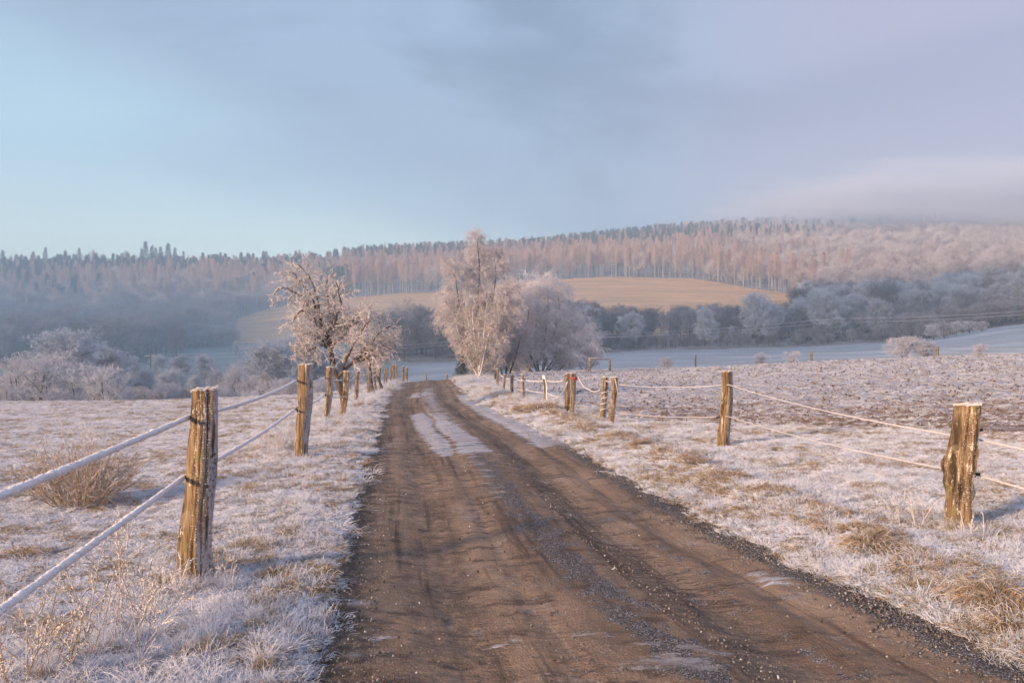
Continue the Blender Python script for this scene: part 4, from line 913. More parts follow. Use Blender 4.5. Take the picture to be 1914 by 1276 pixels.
# ------------------------------------------------------------------ nearer trees by the road
def hero_birch():
    D = 60.0; bx = (884 - CX) / F * D; g = gz(bx, D); k = D / F
    root = thing('weeping_birch', 'tall frosted weeping birch at the end of the road, highest tree beside it', 'tree', (bx, D, g - 0.05))
    rng = rngf(501); tr = MB(); cr = MB()
    def L3(pts, dy=0): return resample([((p - 884) * k, dy * (i / (len(pts) - 1)), EZ + (HZ - q) * k - g) for i, (p, q) in enumerate(pts)], 12)
    stems = [L3([(884, 708), (886, 640), (893, 560), (896, 500), (892, 448)]), L3([(886, 690), (872, 620), (858, 560), (852, 505)], -0.8),
             L3([(886, 680), (905, 610), (922, 550), (926, 500), (922, 470)], 0.8), L3([(882, 665), (862, 615), (845, 580)], 0.8), L3([(888, 660), (915, 620), (938, 575), (950, 545)], -1.2), L3([(888, 700), (905, 665), (925, 630)], -1)]
    P0 = np.array(stems); R0 = np.array([np.linspace(r, 0.02, 12) for r in (0.17, 0.10, 0.11, 0.08, 0.09, 0.07)])
    P1, R1 = grow(rng, P0, R0, 26, 0.10, 1, (0.4, 0.95), 1.75, lambda t: np.where(t > 0.75, 0.35 + (1 - t) * 2.2, 1.0 - 0.12 * (t < 0.25)), 7, 0.10, 0.10, 0.5, 0.05, 0.008)
    P2, R2 = grow(rng, P1, R1, 10, 0.1, 1, (0.4, 0.9), 0.80, lambda t: 1.1 - 0.5 * t, 6, 0.14, 0.30, 0.6, 0.02, 0.009)
    P3, R3 = grow(rng, P2, R2, 10, 0.05, 1, (0.3, 0.9), 0.44, None, 4, 0.18, 0.5, 0.8, 0.011, 0.008)
    P4, R4 = grow(rng, P3, R3, 2, 0.05, 1, (0.3, 1.0), 0.18, None, 2, 0.18, 0.4, 0.8, 0.008, 0.006)
    tubes(tr, P0, R0, 8); tubes(cr, P1, R1, 4)
    for P, R_ in ((P2, R2), (P3, R3), (P4, R4)): tubes(cr, P, R_, 3)
    obj('trunk', tr.mesh('trunk', M_BARK), root); obj('crown', cr.mesh('crown', M_TW_BIRCH, False), root)

def clump(name, label, px, D, stems_px, seed, L1, dens, tw, mat, cat='tree', grav=0.25, up=0.0, n1=16, tmat=None, r0=0.09):
    bx = (px - CX) / F * D; g = gz(bx, D); k = D / F
    root = thing(name, label, cat, (bx, D, g - 0.05)); rng = rngf(seed); tr = MB(); cr = MB(); P0 = []
    for i, pts in enumerate(stems_px):
        dy = rng.uniform(-1.2, 1.2); P0.append(resample([((p - px) * k, dy * (j / (len(pts) - 1)), EZ + (HZ - q) * k - g) for j, (p, q) in enumerate(pts)], 10))
    P0 = np.array(P0); R0 = np.array([np.linspace(r0, 0.015, 10)] * len(P0)) * rng.uniform(0.7, 1.2, (len(P0), 1))
    P1, R1 = grow(rng, P0, R0, n1, 0.08, 1, (0.4, 1.0), L1, lambda t: 1.1 - 0.55 * t, 6, 0.12, grav * 0.3, 0.5, 0.04, 0.008)
    P2, R2 = grow(rng, P1, R1, 9, 0.1, 1, (0.4, 1.0), L1 * 0.45, lambda t: 1.1 - 0.4 * t, 5, 0.16, grav, 0.6, 0.018, 0.008)
    P3, R3 = grow(rng, P2, R2, dens, 0.05, 1, (0.3, 1.0), L1 * 0.24, None, 4, 0.2, grav * 1.5, 0.8, tw, tw * 0.7)
    P4, R4 = grow(rng, P3, R3, 2, 0.05, 1, (0.3, 1.0), L1 * 0.10, None, 2, 0.2, grav, 0.8, tw, tw * 0.7)
    tubes(tr, P0, R0, 7); tubes(cr, P1, R1, 4)
    for P, R_ in ((P2, R2), (P3, R3), (P4, R4)): tubes(cr, P, R_, 3)
    obj('trunk', tr.mesh('trunk', tmat or M_BARK), root); obj('crown', cr.mesh('crown', mat, False), root)
    return root

def apple(label, D, base_px, base_py, trunk, limbs, seed, tdist=0.0):
    bx, g = (base_px - CX) / F * D, gz((base_px - CX) / F * D, D); k = D / F
    root = thing('apple_tree', label, 'tree', (bx, D, g - 0.05)); rng = rngf(seed); tr = MB(); cr = MB()
    def L3(pts, n, dy): return resample([((p - base_px) * k, dy * (i / (len(pts) - 1)), EZ + (HZ - q) * k - g) for i, (p, q) in enumerate(pts)], n)
    T0 = np.array([L3(t, 14, 0.0) for t in trunk]); RT = np.array([np.linspace(a, b, 14) for a, b in [(0.105, 0.07), (0.06, 0.03)][:len(trunk)]])
    RT = RT * (D / 24) ** 0.3
    RT = RT * (1 + 0.08 * rng.normal(0, 1, RT.shape))
    Lm = []; 
    for i, l in enumerate(limbs): 
        p = L3(l, 12, rng.uniform(-1.1, 1.1)); p += rng.normal(0, 0.03, p.shape); Lm.append(p)
    Lm = np.array(Lm); RL_ = np.array([np.linspace(0.055, 0.014, 12)] * len(Lm))
    P1, R1 = grow(rng, Lm, RL_, 16, 0.12, 1, (0.5, 1.2), 0.54, lambda t: 1.15 - 0.45 * t, 7, 0.22, 0.10, 0.6, 0.022, 0.007)
    P2, R2 = grow(rng, P1, R1, 6, 0.1, 1, (0.5, 1.2), 0.34, lambda t: 1.1 - 0.4 * t, 5, 0.26, 0.2, 0.7, 0.0105, 0.007)
    P3, R3 = grow(rng, P2, R2, 3, 0.05, 1, (0.5, 1.2), 0.14, None, 4, 0.28, 0.15, 0.8, 0.0085, 0.006)
    tubes(tr, T0, RT, 9); tubes(tr, Lm, RL_, 6); tubes(cr, P1, R1, 4); tubes(cr, P2, R2, 3); tubes(cr, P3, R3, 3)
    obj('trunk', tr.mesh('trunk', M_BARK), root); obj('crown', cr.mesh('crown', M_TW_APPLE, False), root)

hero_birch()
clump('birch_clump', 'rounded frosted birch clump right of the tall weeping birch', 1010, 66,
      [[(1008, 700), (1000, 640), (1005, 580), (1012, 520)], [(1012, 700), (1030, 640), (1045, 585), (1042, 545)], [(1010, 700), (985, 650), (968, 600), (962, 565)], [(1020, 700), (1052, 655), (1075, 620), (1085, 600)], [(1014, 700), (1020, 620), (1025, 560), (1022, 530)],
       [(1000, 700), (975, 670), (955, 645), (950, 620)], [(1035, 700), (1065, 670), (1088, 655), (1100, 645)], [(990, 700), (985, 620), (990, 560)], [(1015, 700), (1060, 630), (1068, 590)], [(1005, 700), (975, 600), (972, 545)]], 511, 2.0, 9, 0.012, mat_twig('frosted_clump_twigs', (0.90, 0.83, 0.84, 1), (0.42, 0.30, 0.25, 1), 0.50, 0.0, 9))
clump('hazel_shrub', 'dense dark-stemmed frosted shrub between the weeping birch and the birch clump', 948, 62,
      [[(940, 704), (930, 660), (925, 620)], [(945, 704), (950, 650), (955, 600)], [(950, 704), (965, 660), (975, 620)], [(948, 704), (940, 650), (935, 585)], [(930, 704), (915, 670), (910, 640)]], 512, 1.6, 8, 0.010, M_TW_W, 'shrub')
clump('frosted_shrub', 'low frosted shrub at the right foot of the birch clump', 1095, 72, [[(1088, 694), (1080, 670), (1075, 650)], [(1095, 694), (1098, 670), (1102, 655)], [(1098, 694), (1110, 678), (1120, 665)]], 513, 0.7, 4, 0.007, M_TW_W, 'shrub', 0.05, n1=12)
clump('young_ash', 'pale thick-twigged young tree in front of the weeping birch', 896, 50,
      [[(896, 712), (893, 650), (895, 600), (898, 560)], [(897, 700), (882, 640), (872, 590)], [(897, 700), (910, 640), (922, 590)], [(896, 690), (905, 620), (910, 565)], [(895, 690), (885, 620), (882, 570)], [(897, 705), (922, 670), (940, 650)], [(895, 705), (875, 670), (866, 655)]], 514, 0.80, 3, 0.016, M_ASH, 'tree', -0.05, n1=11, tmat=M_TW_W, r0=0.055)
apple('gnarled frosted apple tree leaning left behind the fourth fence post', 24.5, 644, 776,
      [[(646, 782), (640, 735), (628, 700), (620, 665), (616, 640)], [(630, 704), (642, 690), (662, 672), (672, 660)]],
      [[(616, 645), (606, 610), (598, 570), (590, 530), (566, 492)], [(614, 640), (600, 600), (575, 560), (545, 538), (522, 548)], [(617, 645), (620, 600), (618, 560), (628, 520)], [(618, 640), (630, 600), (645, 560), (640, 530)],
       [(615, 650), (595, 625), (575, 620), (560, 640)], [(614, 630), (590, 590), (575, 580), (560, 600)], [(620, 645), (640, 625), (665, 600), (690, 590)], [(662, 672), (690, 640), (715, 610), (738, 610)], [(660, 673), (690, 655), (715, 645), (735, 650)],
       [(640, 690), (660, 650), (680, 620), (705, 590)], [(616, 645), (625, 620), (650, 600), (670, 585)], [(600, 610), (580, 545), (560, 520), (548, 500)], [(615, 640), (610, 580), (600, 540), (600, 510)], [(616, 650), (600, 640), (585, 650), (575, 662)], [(655, 676), (680, 668), (700, 660), (722, 662)]], 521)
apple('smaller frosted apple tree right of the gnarled one, with thin dark trunks', 40, 694, 728,
      [[(696, 728), (692, 705), (690, 680), (688, 660)], [(714, 724), (705, 700), (698, 685), (690, 672)]],
      [[(688, 665), (680, 640), (668, 620)], [(688, 662), (700, 640), (715, 625)], [(690, 672), (712, 660), (735, 655)], [(690, 668), (690, 640), (695, 610)], [(690, 672), (670, 665), (655, 660)], [(690, 665), (715, 645), (738, 630)]], 522)
# small dark spruce at the foot of the birch
tr_, cr_ = tree_spruce(71, 1.9, 0.75, 0.03, 0.012)
sp_x = (864 - CX) / F * 58
sp = thing('small_spruce', 'little dark spruce at the left foot of the tall weeping birch', 'tree', (sp_x, 58, gz(sp_x, 58) - 0.05))
obj('trunk', tr_.mesh('trunk', M_BARK), sp); obj('crown', cr_.mesh('crown', mat_twig('blue_spruce', (0.24, 0.27, 0.30, 1), (0.06, 0.08, 0.08, 1), 0.75, 0, 6), False), sp)

# ------------------------------------------------------------------ fence posts
def post_parts(root, hgt, w0, w1, lean, seed, detail=2, cut=0.0, aspect=0.85, twist=0.0, knob=0.0):
    """irregular split log: w0 bottom width, w1 top width, lean (dx, dy) of the top"""
    rng = rngf(seed); nt_, nz_ = (72, 90) if detail == 2 else ((28, 26) if detail == 1 else (14, 10))
    th = np.linspace(0, 2 * np.pi, nt_, endpoint=False); z = np.linspace(-0.25, hgt, nz_)
    nc = rng.integers(4, 6); ca = np.sort(rng.random(nc) * 0.5 + np.arange(nc)) / nc * 2 * np.pi + twist
    # radial profile: polygon with flattened faces
    r = np.full(nt_, 9.0)
    for a in ca: r = np.minimum(r, 0.86 / np.maximum(np.cos((th - a + np.pi) % (2 * np.pi) - np.pi), 0.08) * 1.0)
    r = np.minimum(r, 1.12)
    g = np.zeros(nt_)
    for _ in range(9 if detail else 2):
        a = rng.random() * 2 * np.pi; dd = np.abs((th - a + np.pi) % (2 * np.pi) - np.pi); g -= rng.uniform(0.10, 0.30) * np.exp(-(dd / rng.uniform(0.04, 0.13)) ** 2)
    TH, Z = np.meshgrid(th, z); t = np.clip(Z / hgt, 0, 1)
    wid = (w0 + (w1 - w0) * t) / 2
    wan = 0.15 * pn(np.cos(TH) * 1.5 + 5, Z * 2.6 + np.sin(TH) * 1.5, seed) + 0.08 * pn(TH * 7, Z * 3.5, seed + 1) + 0.05 * pn(TH * 24, Z * 2.4, seed + 2)
    RR_ = wid * (r[None] + g[None] * (0.5 + 0.8 * np.clip(pn(TH * 0 + seed, Z * 3, seed + 5) + 0.5, 0, 1)) + wan)
    if knob: RR_ = RR_ * (1 + 0.22 * np.exp(-((Z / hgt - 0.38) / 0.05) ** 2) * np.clip(np.cos(TH - 3.0), 0, 1) + 0.25 * np.exp(-((Z / hgt - 0.63) / 0.045) ** 2) * np.clip(np.cos(TH - 4.5), 0, 1) + 0.2 * np.exp(-((Z / hgt - 0.3) / 0.05) ** 2) * np.clip(np.cos(TH - 0.2), 0, 1)) * (1 + knob * np.exp(-((Z / hgt - 0.52) / 0.07) ** 2) * (0.5 + 0.5 * np.cos(TH - 3.4)))
    X = RR_ * np.cos(TH) + lean[0] * t ** 1.15 + 0.012 * np.sin(Z * 5 + seed) ; Y = RR_ * np.sin(TH) * aspect + lean[1] * t
    Zt = Z.copy(); topj = 0.03 * pn(th * 2, th * 0 + 3, seed + 7) * hgt * 0.6 + cut * np.cos(th); Zt[-1] += topj; Zt[-2] = np.minimum(Zt[-2], Zt[-1] - 0.01)
    V = np.stack([X, Y, Zt], -1).reshape(-1, 3); id_ = np.arange(nt_ * nz_).reshape(nz_, nt_); nx = np.roll(id_, -1, 1)
    q = np.stack([id_[:-1], nx[:-1], nx[1:], id_[1:]], -1).reshape(-1, 4)
    ring = V[id_[-1]]; c = ring.mean(0); inner = c + (ring - c) * 0.5 + np.array([0, 0, 0.004]); n0 = len(V)
    V = np.concatenate([V, inner, [c + [0, 0, 0.002]]]); ii = np.arange(nt_) + n0; inx = np.roll(ii, -1)
    q = np.concatenate([q, np.stack([id_[-1], nx[-1], inx, ii], -1)]); tri = np.stack([ii, inx, np.full(nt_, n0 + nt_)], -1)
    log = None
    if detail < 1:
        log = obj('log', mesh_np('log', V, [q, tri], M_WOOD), root)
    else:
        # frost crystals: around the top rim, on the cut end and along the cracks
        n = 1900 if detail == 2 else 300
        mb = MB(); k = rng.random(n)
        a = rng.random(n) * 2 * np.pi; ai = (a / (2 * np.pi) * nt_).astype(int) % nt_
        base = np.where((k < 0.25)[:, None], ring[ai], c + (ring[ai] - c) * np.sqrt(rng.random(n))[:, None] + [0, 0, 0.002])
        out = ring[ai] - c; out /= np.linalg.norm(out, axis=1, keepdims=True)
        d = out * np.where(k < 0.25, 1.0, 0.25)[:, None] + rng.normal(0, 0.45, (n, 3)) + [0, 0, 0.8]
        cracks = np.argsort(g)[:7]
        kk = k > 0.48; zi = (rng.random(n) ** 0.7 * (nz_ - 8)).astype(int) + 6; ci = cracks[rng.integers(0, 7, n)] + rng.integers(-4, 5, n)
        zi = np.clip(zi + (6 * pn(zi * 0.3, ci * 0.7, seed)).astype(int), 5, nz_ - 2)
        cv = V[id_[zi, ci % nt_]]; cc = np.stack([lean[0] * np.clip(cv[:, 2] / hgt, 0, 1), lean[1] * np.clip(cv[:, 2] / hgt, 0, 1), cv[:, 2]], -1)
        od = cv - cc; od /= np.linalg.norm(od, axis=1, keepdims=True) + 1e-9
        base = np.where(kk[:, None], cv, base); d = np.where(kk[:, None], od + rng.normal(0, 0.5, (n, 3)), d)
        d /= np.linalg.norm(d, axis=1, keepdims=True); ln = rng.uniform(0.004, 0.013, n) * (1.0 if detail == 2 else 1.8) * np.where(kk, 0.8, 1)
        P = np.stack([base - d * 0.002, base + d * ln[:, None]], 1); R_ = np.stack([rng.uniform(0.0018, 0.0042, n), np.full(n, 0.0008)], 1) * (1.0 if detail == 2 else 2.0)
        tubes(mb, P, R_, 4, cap=False); FQ = np.concatenate(mb.Q) + len(V); Vn = np.concatenate([V] + mb.V)
        me = mesh_np('log', Vn, [q, tri, FQ], [M_WOOD, M_FROSTWARM], mat_idx=np.r_[np.zeros(len(q) + len(tri)), np.ones(len(FQ))])
        log = obj('log', me, root)
    return log

def insulator(root, p, ang=math.pi, s=1.0):
    mb = MB(); d = np.array([math.cos(ang), math.sin(ang), 0]); p = np.array(p)
    prof = [(0, 0.006), (0.02, 0.006), (0.022, 0.016), (0.030, 0.016), (0.032, 0.010), (0.040, 0.010), (0.042, 0.016), (0.050, 0.014), (0.054, 0.004)]
    P = np.array([[p + d * a * s for a, _ in prof]]); R_ = np.array([[b * s for _, b in prof]]); tubes(mb, P, R_, 10, cap=True)
    P2 = np.array([[p + d * 0.003 + [0, 0, -0.03 * s], p + d * 0.006, p + d * 0.003 + [0, 0, 0.03 * s]]]); tubes(mb, P2, np.full((1, 3), 0.010 * s), 6, cap=True)
    obj('insulator', mb.mesh('insulator', M_BLACK, False), root)

# base px, base py, top px, top py, width px bottom, width px top, distance (None = where the ray meets the ground), detail, label
LEFT = [(370, 1087, 386, 728, 64, 46, 5.4, 2, 'thick weathered post nearest the viewer, left of the road'),
        (563, 848, 573, 681, 26, 27, 11.5, 2, 'second post of the left fence, leaning right with frosted top'),
        (612, 786, 618, 686, 12, 15, 19.4, 1, 'third post of the left fence, upright, left of the apple tree trunk'),
        (641, 776, 649, 694, 11, 12, 21.5, 1, 'fourth post of the left fence, in front of the apple tree trunk'),
        (665, 751, 669, 694, 7.5, 8, 29, 1, 'fifth post of the left fence, slim, reddish, just right of the apple tree trunk'),
        (688, 737, 691, 695, 6.5, 7, 36, 1, 'sixth post of the left fence, before the smaller apple tree'),
        (702, 728, 699, 692, 4.5, 5, 41, 0, 'crooked seventh post of the left fence'),
        (710, 726, 709, 687, 4, 6, 43, 0, 'taller eighth post of the left fence, tapering to its foot'),
        (718, 719, 720, 688, 3, 3.5, 48, 0, 'left post of the close dark pair on the left fence'),
        (723, 717, 723, 688, 3, 3.5, 50, 0, 'right post of the close dark pair on the left fence'),
        (731, 711, 730, 686, 3.5, 4, 54, 0, 'leaning post beyond the dark pair on the left fence'),
        (735, 707, 736, 680, 5, 6, 57, 0, 'tall pale post near the far end of the left fence'),
        (741, 703, 741, 682, 3, 4, 60, 0, 'grey last post in line on the left fence'),
        (753, 704, 754, 684, 5, 5.5, 61, 0, 'brown corner post beside the road at its far end'),
        (760, 705, 761, 686, 4, 4.5, 62, 0, 'dark corner post touching the brown one at the road end')]
RIGHT = [(1792, 1003, 1807, 756, 50, 50, 6.85, 2, 'thick knobbly post at the right edge, nearest on the right fence'),
         (1354, 842, 1359, 694, 24, 19, 12.8, 2, 'lone upright post of the right fence between knobbly post and gate posts'),
         (1144, 793, 1149, 705, 11, 13, 17.0, 1, 'smooth right-hand gate post leaning right on the right fence'),
         (1127, 786, 1132, 705, 11, 10, 18.0, 1, 'rotten gnarled post beside the smooth gate post'),
         (1069, 772, 1073, 697, 9, 11, 19.8, 1, 'front post of the tied pair with red tape'),
         (1059, 771, 1061, 698, 10, 9, 20.3, 1, 'back post of the tied pair with red tape'),
         (1017, 751, 1018, 701, 4, 6, 25, 1, 'thin post wrapped in rope left of the tied pair'),
         (979, 751, 977, 700, 6, 6.5, 25.6, 1, 'fourth stout post of the right fence row nearest the birch, with rope band'),
         (957, 742, 958, 700, 6, 6.5, 28, 1, 'reddish flat post of the row before the birch'),
         (942, 734, 943, 699, 4.5, 5, 31, 0, 'slim post of the row before the birch'),
         (930, 718, 930, 688, 4.5, 6, 39, 0, 'post at the foot of the young tree, last in the right row'),
         (925, 712, 926, 690, 3.5, 4, 44, 0, 'dim post behind the last of the right row, half in weeds')]
TOPS = {}
def make_post(i, side, row):
    bpx, bpy_, tpx, tpy, wb, wt, D, det, lab = row
    x = (bpx - CX) / F * D; g = gz(x, D); zb = zy(bpy_, D); zt = zy(tpy, D); h = zt - min(g, zb + 0.05)
    z0 = zt - h; w0 = wb / F * D; w1 = wt / F * D; dx = (tpx - bpx) / F * D
    root = thing('fence_post', lab, 'fence post', (x, D, z0), 0, 'weathered posts of the %s fence' % side)
    post_parts(root, h, w0, w1, (dx, 0.0), 600 + i * 7 + (50 if side == 'right' else 0), det, cut=0.0 if i else 0.004, twist=0.35 if det == 2 else 0.0, knob=0.35 if (side == 'right' and i == 0) else 0)
    TOPS[(side, i)] = (x, D, z0, h, w0, w1, dx); return root
roots = {}
for i, r in enumerate(LEFT): roots[('left', i)] = make_post(i, 'left', r)
for i, r in enumerate(RIGHT): roots[('right', i)] = make_post(i, 'right', r)
def attach(side, i, frac, sgn):
    """point on the side face of a post where the rope is held"""
    x, D, z0, h, w0, w1, dx = TOPS[(side, i)]; w = (w0 + (w1 - w0) * frac) / 2
    return np.array([x + dx * frac + sgn * (w + 0.03), D, z0 + h * frac])
for side, i, f, sg in [('left', 0, 0.855, -1), ('left', 0, 0.545, -1), ('left', 1, 0.83, -1), ('left', 1, 0.52, -1), ('left', 2, 0.80, -1), ('left', 2, 0.48, -1), ('right', 0, 0.80, 1), ('right', 0, 0.45, 1), ('right', 1, 0.40, -1)]:
    x, D, z0, h, w0, w1, dx = TOPS[(side, i)]; w = (w0 + (w1 - w0) * f) / 2
    insulator(roots[(side, i)], (dx * f + sg * (w * 0.9), 0, h * f), math.pi if sg < 0 else 0.0, 0.9 if D < 10 else 1.2)

def rope(name, label, pts, rad, sag, seed, group=None, step=0.012, mat=None, far=False, cat='rope'):
    """frosted fence rope through the given points, fuzzy with rime"""
    rng = rngf(seed); P = []
    for a, b, s in zip(pts[:-1], pts[1:], sag):
        a = np.array(a); b = np.array(b); L = np.linalg.norm(b - a); st = step * max(1.0, (a[1] + b[1]) / 2 / 5.0)
        n = max(8, int(L / st)); t = np.linspace(0, 1, n, endpoint=False)[:, None]; p = a + (b - a) * t; p[:, 2] -= (4 * s * t * (1 - t))[:, 0]; P.append(p)
    P.append(np.array([pts[-1]])); P = np.concatenate(P); n = len(P)
    s_ = np.r_[0, np.cumsum(np.linalg.norm(np.diff(P, axis=0), axis=1))]
    mb = MB(); k = 10 if not far else 5; base = mb.n
    r = rad * (1 + 0.22 * pn(s_ * 5, s_ * 0 + 9, seed) + 0.20 * pn(s_ * 18, s_ * 0, seed) + 0.10 * pn(s_ * 45, s_ * 0 + 4, seed + 1))
    tubes(mb, P[None], r[None], k)
    V = mb.V[0].reshape(n, k, 3); V += (V - P[:, None]) * (0.16 * rng.normal(0, 1, (n, k, 1))); mb.V[0] = V.reshape(-1, 3)
    root = obj(name, mb.mesh(name, mat or M_FROSTY)); tag(root, label, cat, group)
    if not far:
        near = np.where(P[:, 1] < 9)[0]
        if len(near):
            m = min(14000, len(near) * 14); i = near[rng.integers(0, len(near), m)]; a = rng.random(m) * 6.28
            d = np.stack([np.cos(a), np.zeros(m), np.sin(a)], -1) + rng.normal(0, 0.35, (m, 3)); d /= np.linalg.norm(d, axis=1, keepdims=True)
            b0 = P[i] + d * (r[i] * 0.85)[:, None]; f = MB(); tubes(f, np.stack([b0, b0 + d * rng.uniform(0.003, 0.009, (m, 1))], 1), np.stack([np.full(m, 0.0016), np.full(m, 0.0006)], 1), 3)
            obj('frost', f.mesh('frost', M_FROSTY, False), root)
    return root
def lp(i, f): return attach('left', i, f, -1)
up = [np.array([-1.0, -1.6, 1.12])] + [lp(i, f) for i, f in [(0, 0.855), (1, 0.83), (2, 0.80), (3, 0.8), (4, 0.8), (5, 0.75), (7, 0.7), (9, 0.7), (11, 0.7)]]
lo = [np.array([-1.0, -1.6, 0.70])] + [lp(i, f) for i, f in [(0, 0.545), (1, 0.52), (2, 0.48), (3, 0.4), (4, 0.4), (5, 0.4), (7, 0.4), (9, 0.35), (11, 0.3)]]
rope('fence_rope', 'upper thick frosted rope of the left fence', up, 0.0150, [0.03, 0.05, 0.05, .03, .05, .05, .04, .03, .03], 701, 'ropes of the left fence')
rope('fence_rope', 'lower thick frosted rope of the left fence', lo, 0.0150, [0.02, 0.04, 0.05, .03, .05, .05, .04, .03, .03], 702, 'ropes of the left fence')
rp = lambda i, f, s=1: attach('right', i, f, s) + np.array([0, 0.05, 0])
up = [np.array([4.25, 1.0, 0.80]), rp(0, 0.72), attach('right', 1, 0.83, 0) + np.array([0, -0.12, 0]), rp(2, 0.84)]
lo = [np.array([4.25, 1.0, 0.48]), rp(0, 0.44), attach('right', 1, 0.42, 0) + np.array([0, -0.12, 0]), rp(2, 0.24)]
rope('fence_rope', 'upper thin frosted rope from the right edge to the smooth gate post', up, 0.0066, [0.03, 0.06, 0.05], 703, 'ropes of the right fence', mat=M_WIRE)
rope('fence_rope', 'lower thin frosted rope from the right edge to the smooth gate post', lo, 0.0058, [0.03, 0.05, 0.05], 704, 'ropes of the right fence', mat=M_WIRE)
rope('gate_rope', 'sagging thick rope between the tied pair and the rotten gate post', [rp(4, 0.93), pt(1100, 727, 18.8), attach('right', 3, 0.72, -1)], 0.014, [0.08, 0.06], 705, mat=M_WIRE)
rope('gate_rope', 'short rope loop joining the tops of the two gate posts', [attach('right', 3, 0.9, -1) + [0.1, -0.08, 0.02], attach('right', 2, 0.97, 0) + [0, -0.1, 0], attach('right', 2, 0.6, 1)], 0.013, [0.04, 0.0], 706, mat=M_WIRE)
rope('hanging_rope', 'rope hanging slack from the tied pair down to the grass', [attach('right', 5, 0.8, 0) + [0, -0.12, 0], pt(1045, 742, 19.6), pt(1033, 746, 19.8)], 0.013, [0.05, 0.0], 707, mat=M_WIRE)
rope('hanging_rope', 'rope running down the thin wrapped post', [attach('right', 6, 0.98, 0) + [0, -0.08, 0], attach('right', 6, 0.6, 1), pt(1022, 748, 24.8)], 0.022, [0.0, 0.03], 708)
rope('fence_rope', 'upper frosted rope along the right row of posts by the birch', [rp(5, .82, -1), rp(6, .8), rp(7, .78), rp(8, .8), rp(9, .8), rp(10, .7)], 0.016, [.04, .03, .03, .03, .05], 709, far=True)
rope('fence_rope', 'lower frosted rope along the right row of posts by the birch', [rp(5, .4, -1), rp(6, .35), rp(7, .42), rp(8, .4), rp(9, .4), rp(10, .3)], 0.012, [.04, .03, .05, .03, .05], 710, far=True)
# red tape around the tied pair
def band(root, x, z, w, d, hgt, mat, nm):
    th = np.linspace(0, 2 * np.pi, 24, endpoint=False); mb = MB(); V = []
    for zz, k in ((z, 1.0), (z + hgt * .5, 1.05), (z + hgt, 1.0)): V.append(np.stack([x + w * k * np.cos(th), d * k * np.sin(th), np.full(24, zz) + 0.008 * np.sin(th * 2)], -1))
    id_ = np.arange(72).reshape(3, 24); nx = np.roll(id_, -1, 1); mb.add(np.concatenate(V), quads=np.stack([id_[:-1], nx[:-1], nx[1:], id_[1:]], -1).reshape(-1, 4)); obj(nm, mb.mesh(nm, mat), root)
x, D, z0, h, w0, w1, dx = TOPS[('right', 4)]; band(roots[('right', 4)], dx * .87, h * 0.84, w1 * 0.60, w1 * 0.58, 0.055, M_RED, 'tape')
x, D, z0, h, w0, w1, dx = TOPS[('right', 7)]; band(roots[('right', 7)], dx * .8, h * 0.76, w1 * 0.60, w1 * 0.55, 0.03, M_FROSTY, 'rope_band')
x, D, z0, h, w0, w1, dx = TOPS[('right', 6)]; band(roots[('right', 6)], dx * .9, h * 0.86, w1 * 0.70, w1 * 0.65, 0.10, M_FROSTY, 'rope_band')
# coiled cord on the rotten post
x, D, z0, h, w0, w1, dx = TOPS[('right', 3)]
t = np.linspace(0, 1, 160); a = t * 2 * np.pi * 4.5
P = np.stack([dx * (0.15 + t * .6) + w0 * 0.58 * np.cos(a), w0 * 0.55 * np.sin(a), h * (0.15 + 0.6 * t)], -1); mb = MB(); tubes(mb, P[None], np.full((1, 160), 0.009), 5); obj('cord', mb.mesh('cord', M_FROSTWARM), roots[('right', 3)])

# posts and wires along the far edge of the ploughed field
EDGE = [(1300, 687, 663, 74, 3.5, 'thin dark field-edge post, left of three beyond the ploughed soil'), (1517, 677, 656, 76, 4.5, 'middle field-edge post beyond the ploughed soil, upright and brown'), (1752, 667, 647, 77, 5.5, 'right field-edge post beyond the ploughed soil, split and orange-brown')]
ep = []
for i, (px, pb, ptp, D, w, lab) in enumerate(EDGE):
    x = (px - CX) / F * D; zt = zy(ptp, D); g = min(gz(x, D), zy(pb, D)); root = thing('fence_post', lab, 'fence post', (x, D, g), 0, 'posts along the far edge of the ploughed field')
    post_parts(root, zt - g, w / F * D, w / F * D * 0.95, (0.03 * (-1) ** i, 0), 680 + i, 1); ep.append((x, D, g, zt))
for f, lab in ((0.82, 'upper frosted wire along the far edge of the ploughed field'), (0.45, 'lower frosted wire along the far edge of the ploughed field')):
    pts = [pt(1141, 678 if f > .6 else 686, 66)] + [np.array([x, D - 0.1, g + (zt - g) * f]) for x, D, g, zt in ep] + [pt(2080, 648 if f > .6 else 656, 78)]
    rope('field_wire', lab, pts, 0.011, [.12, .15, .15, .15], 720 + int(f * 10), 'wires along the far field edge', far=True, cat='wire')
# two low dark posts past the end of the road
for px, ptp, D, lab in [(797, 696, 70, 'low dark post beyond the road crest, near its middle'), (836, 699, 70, 'low dark post beyond the road crest, at its right side')]:
    x = (px - CX) / F * D; g = gz(x, D) - 0.1; zt = zy(ptp, D); root = thing('marker_post', lab, 'post', (x, D, g), 0, 'low posts beyond the road crest'); post_parts(root, zt - g, 0.14, 0.13, (0, 0), int(px), 1)

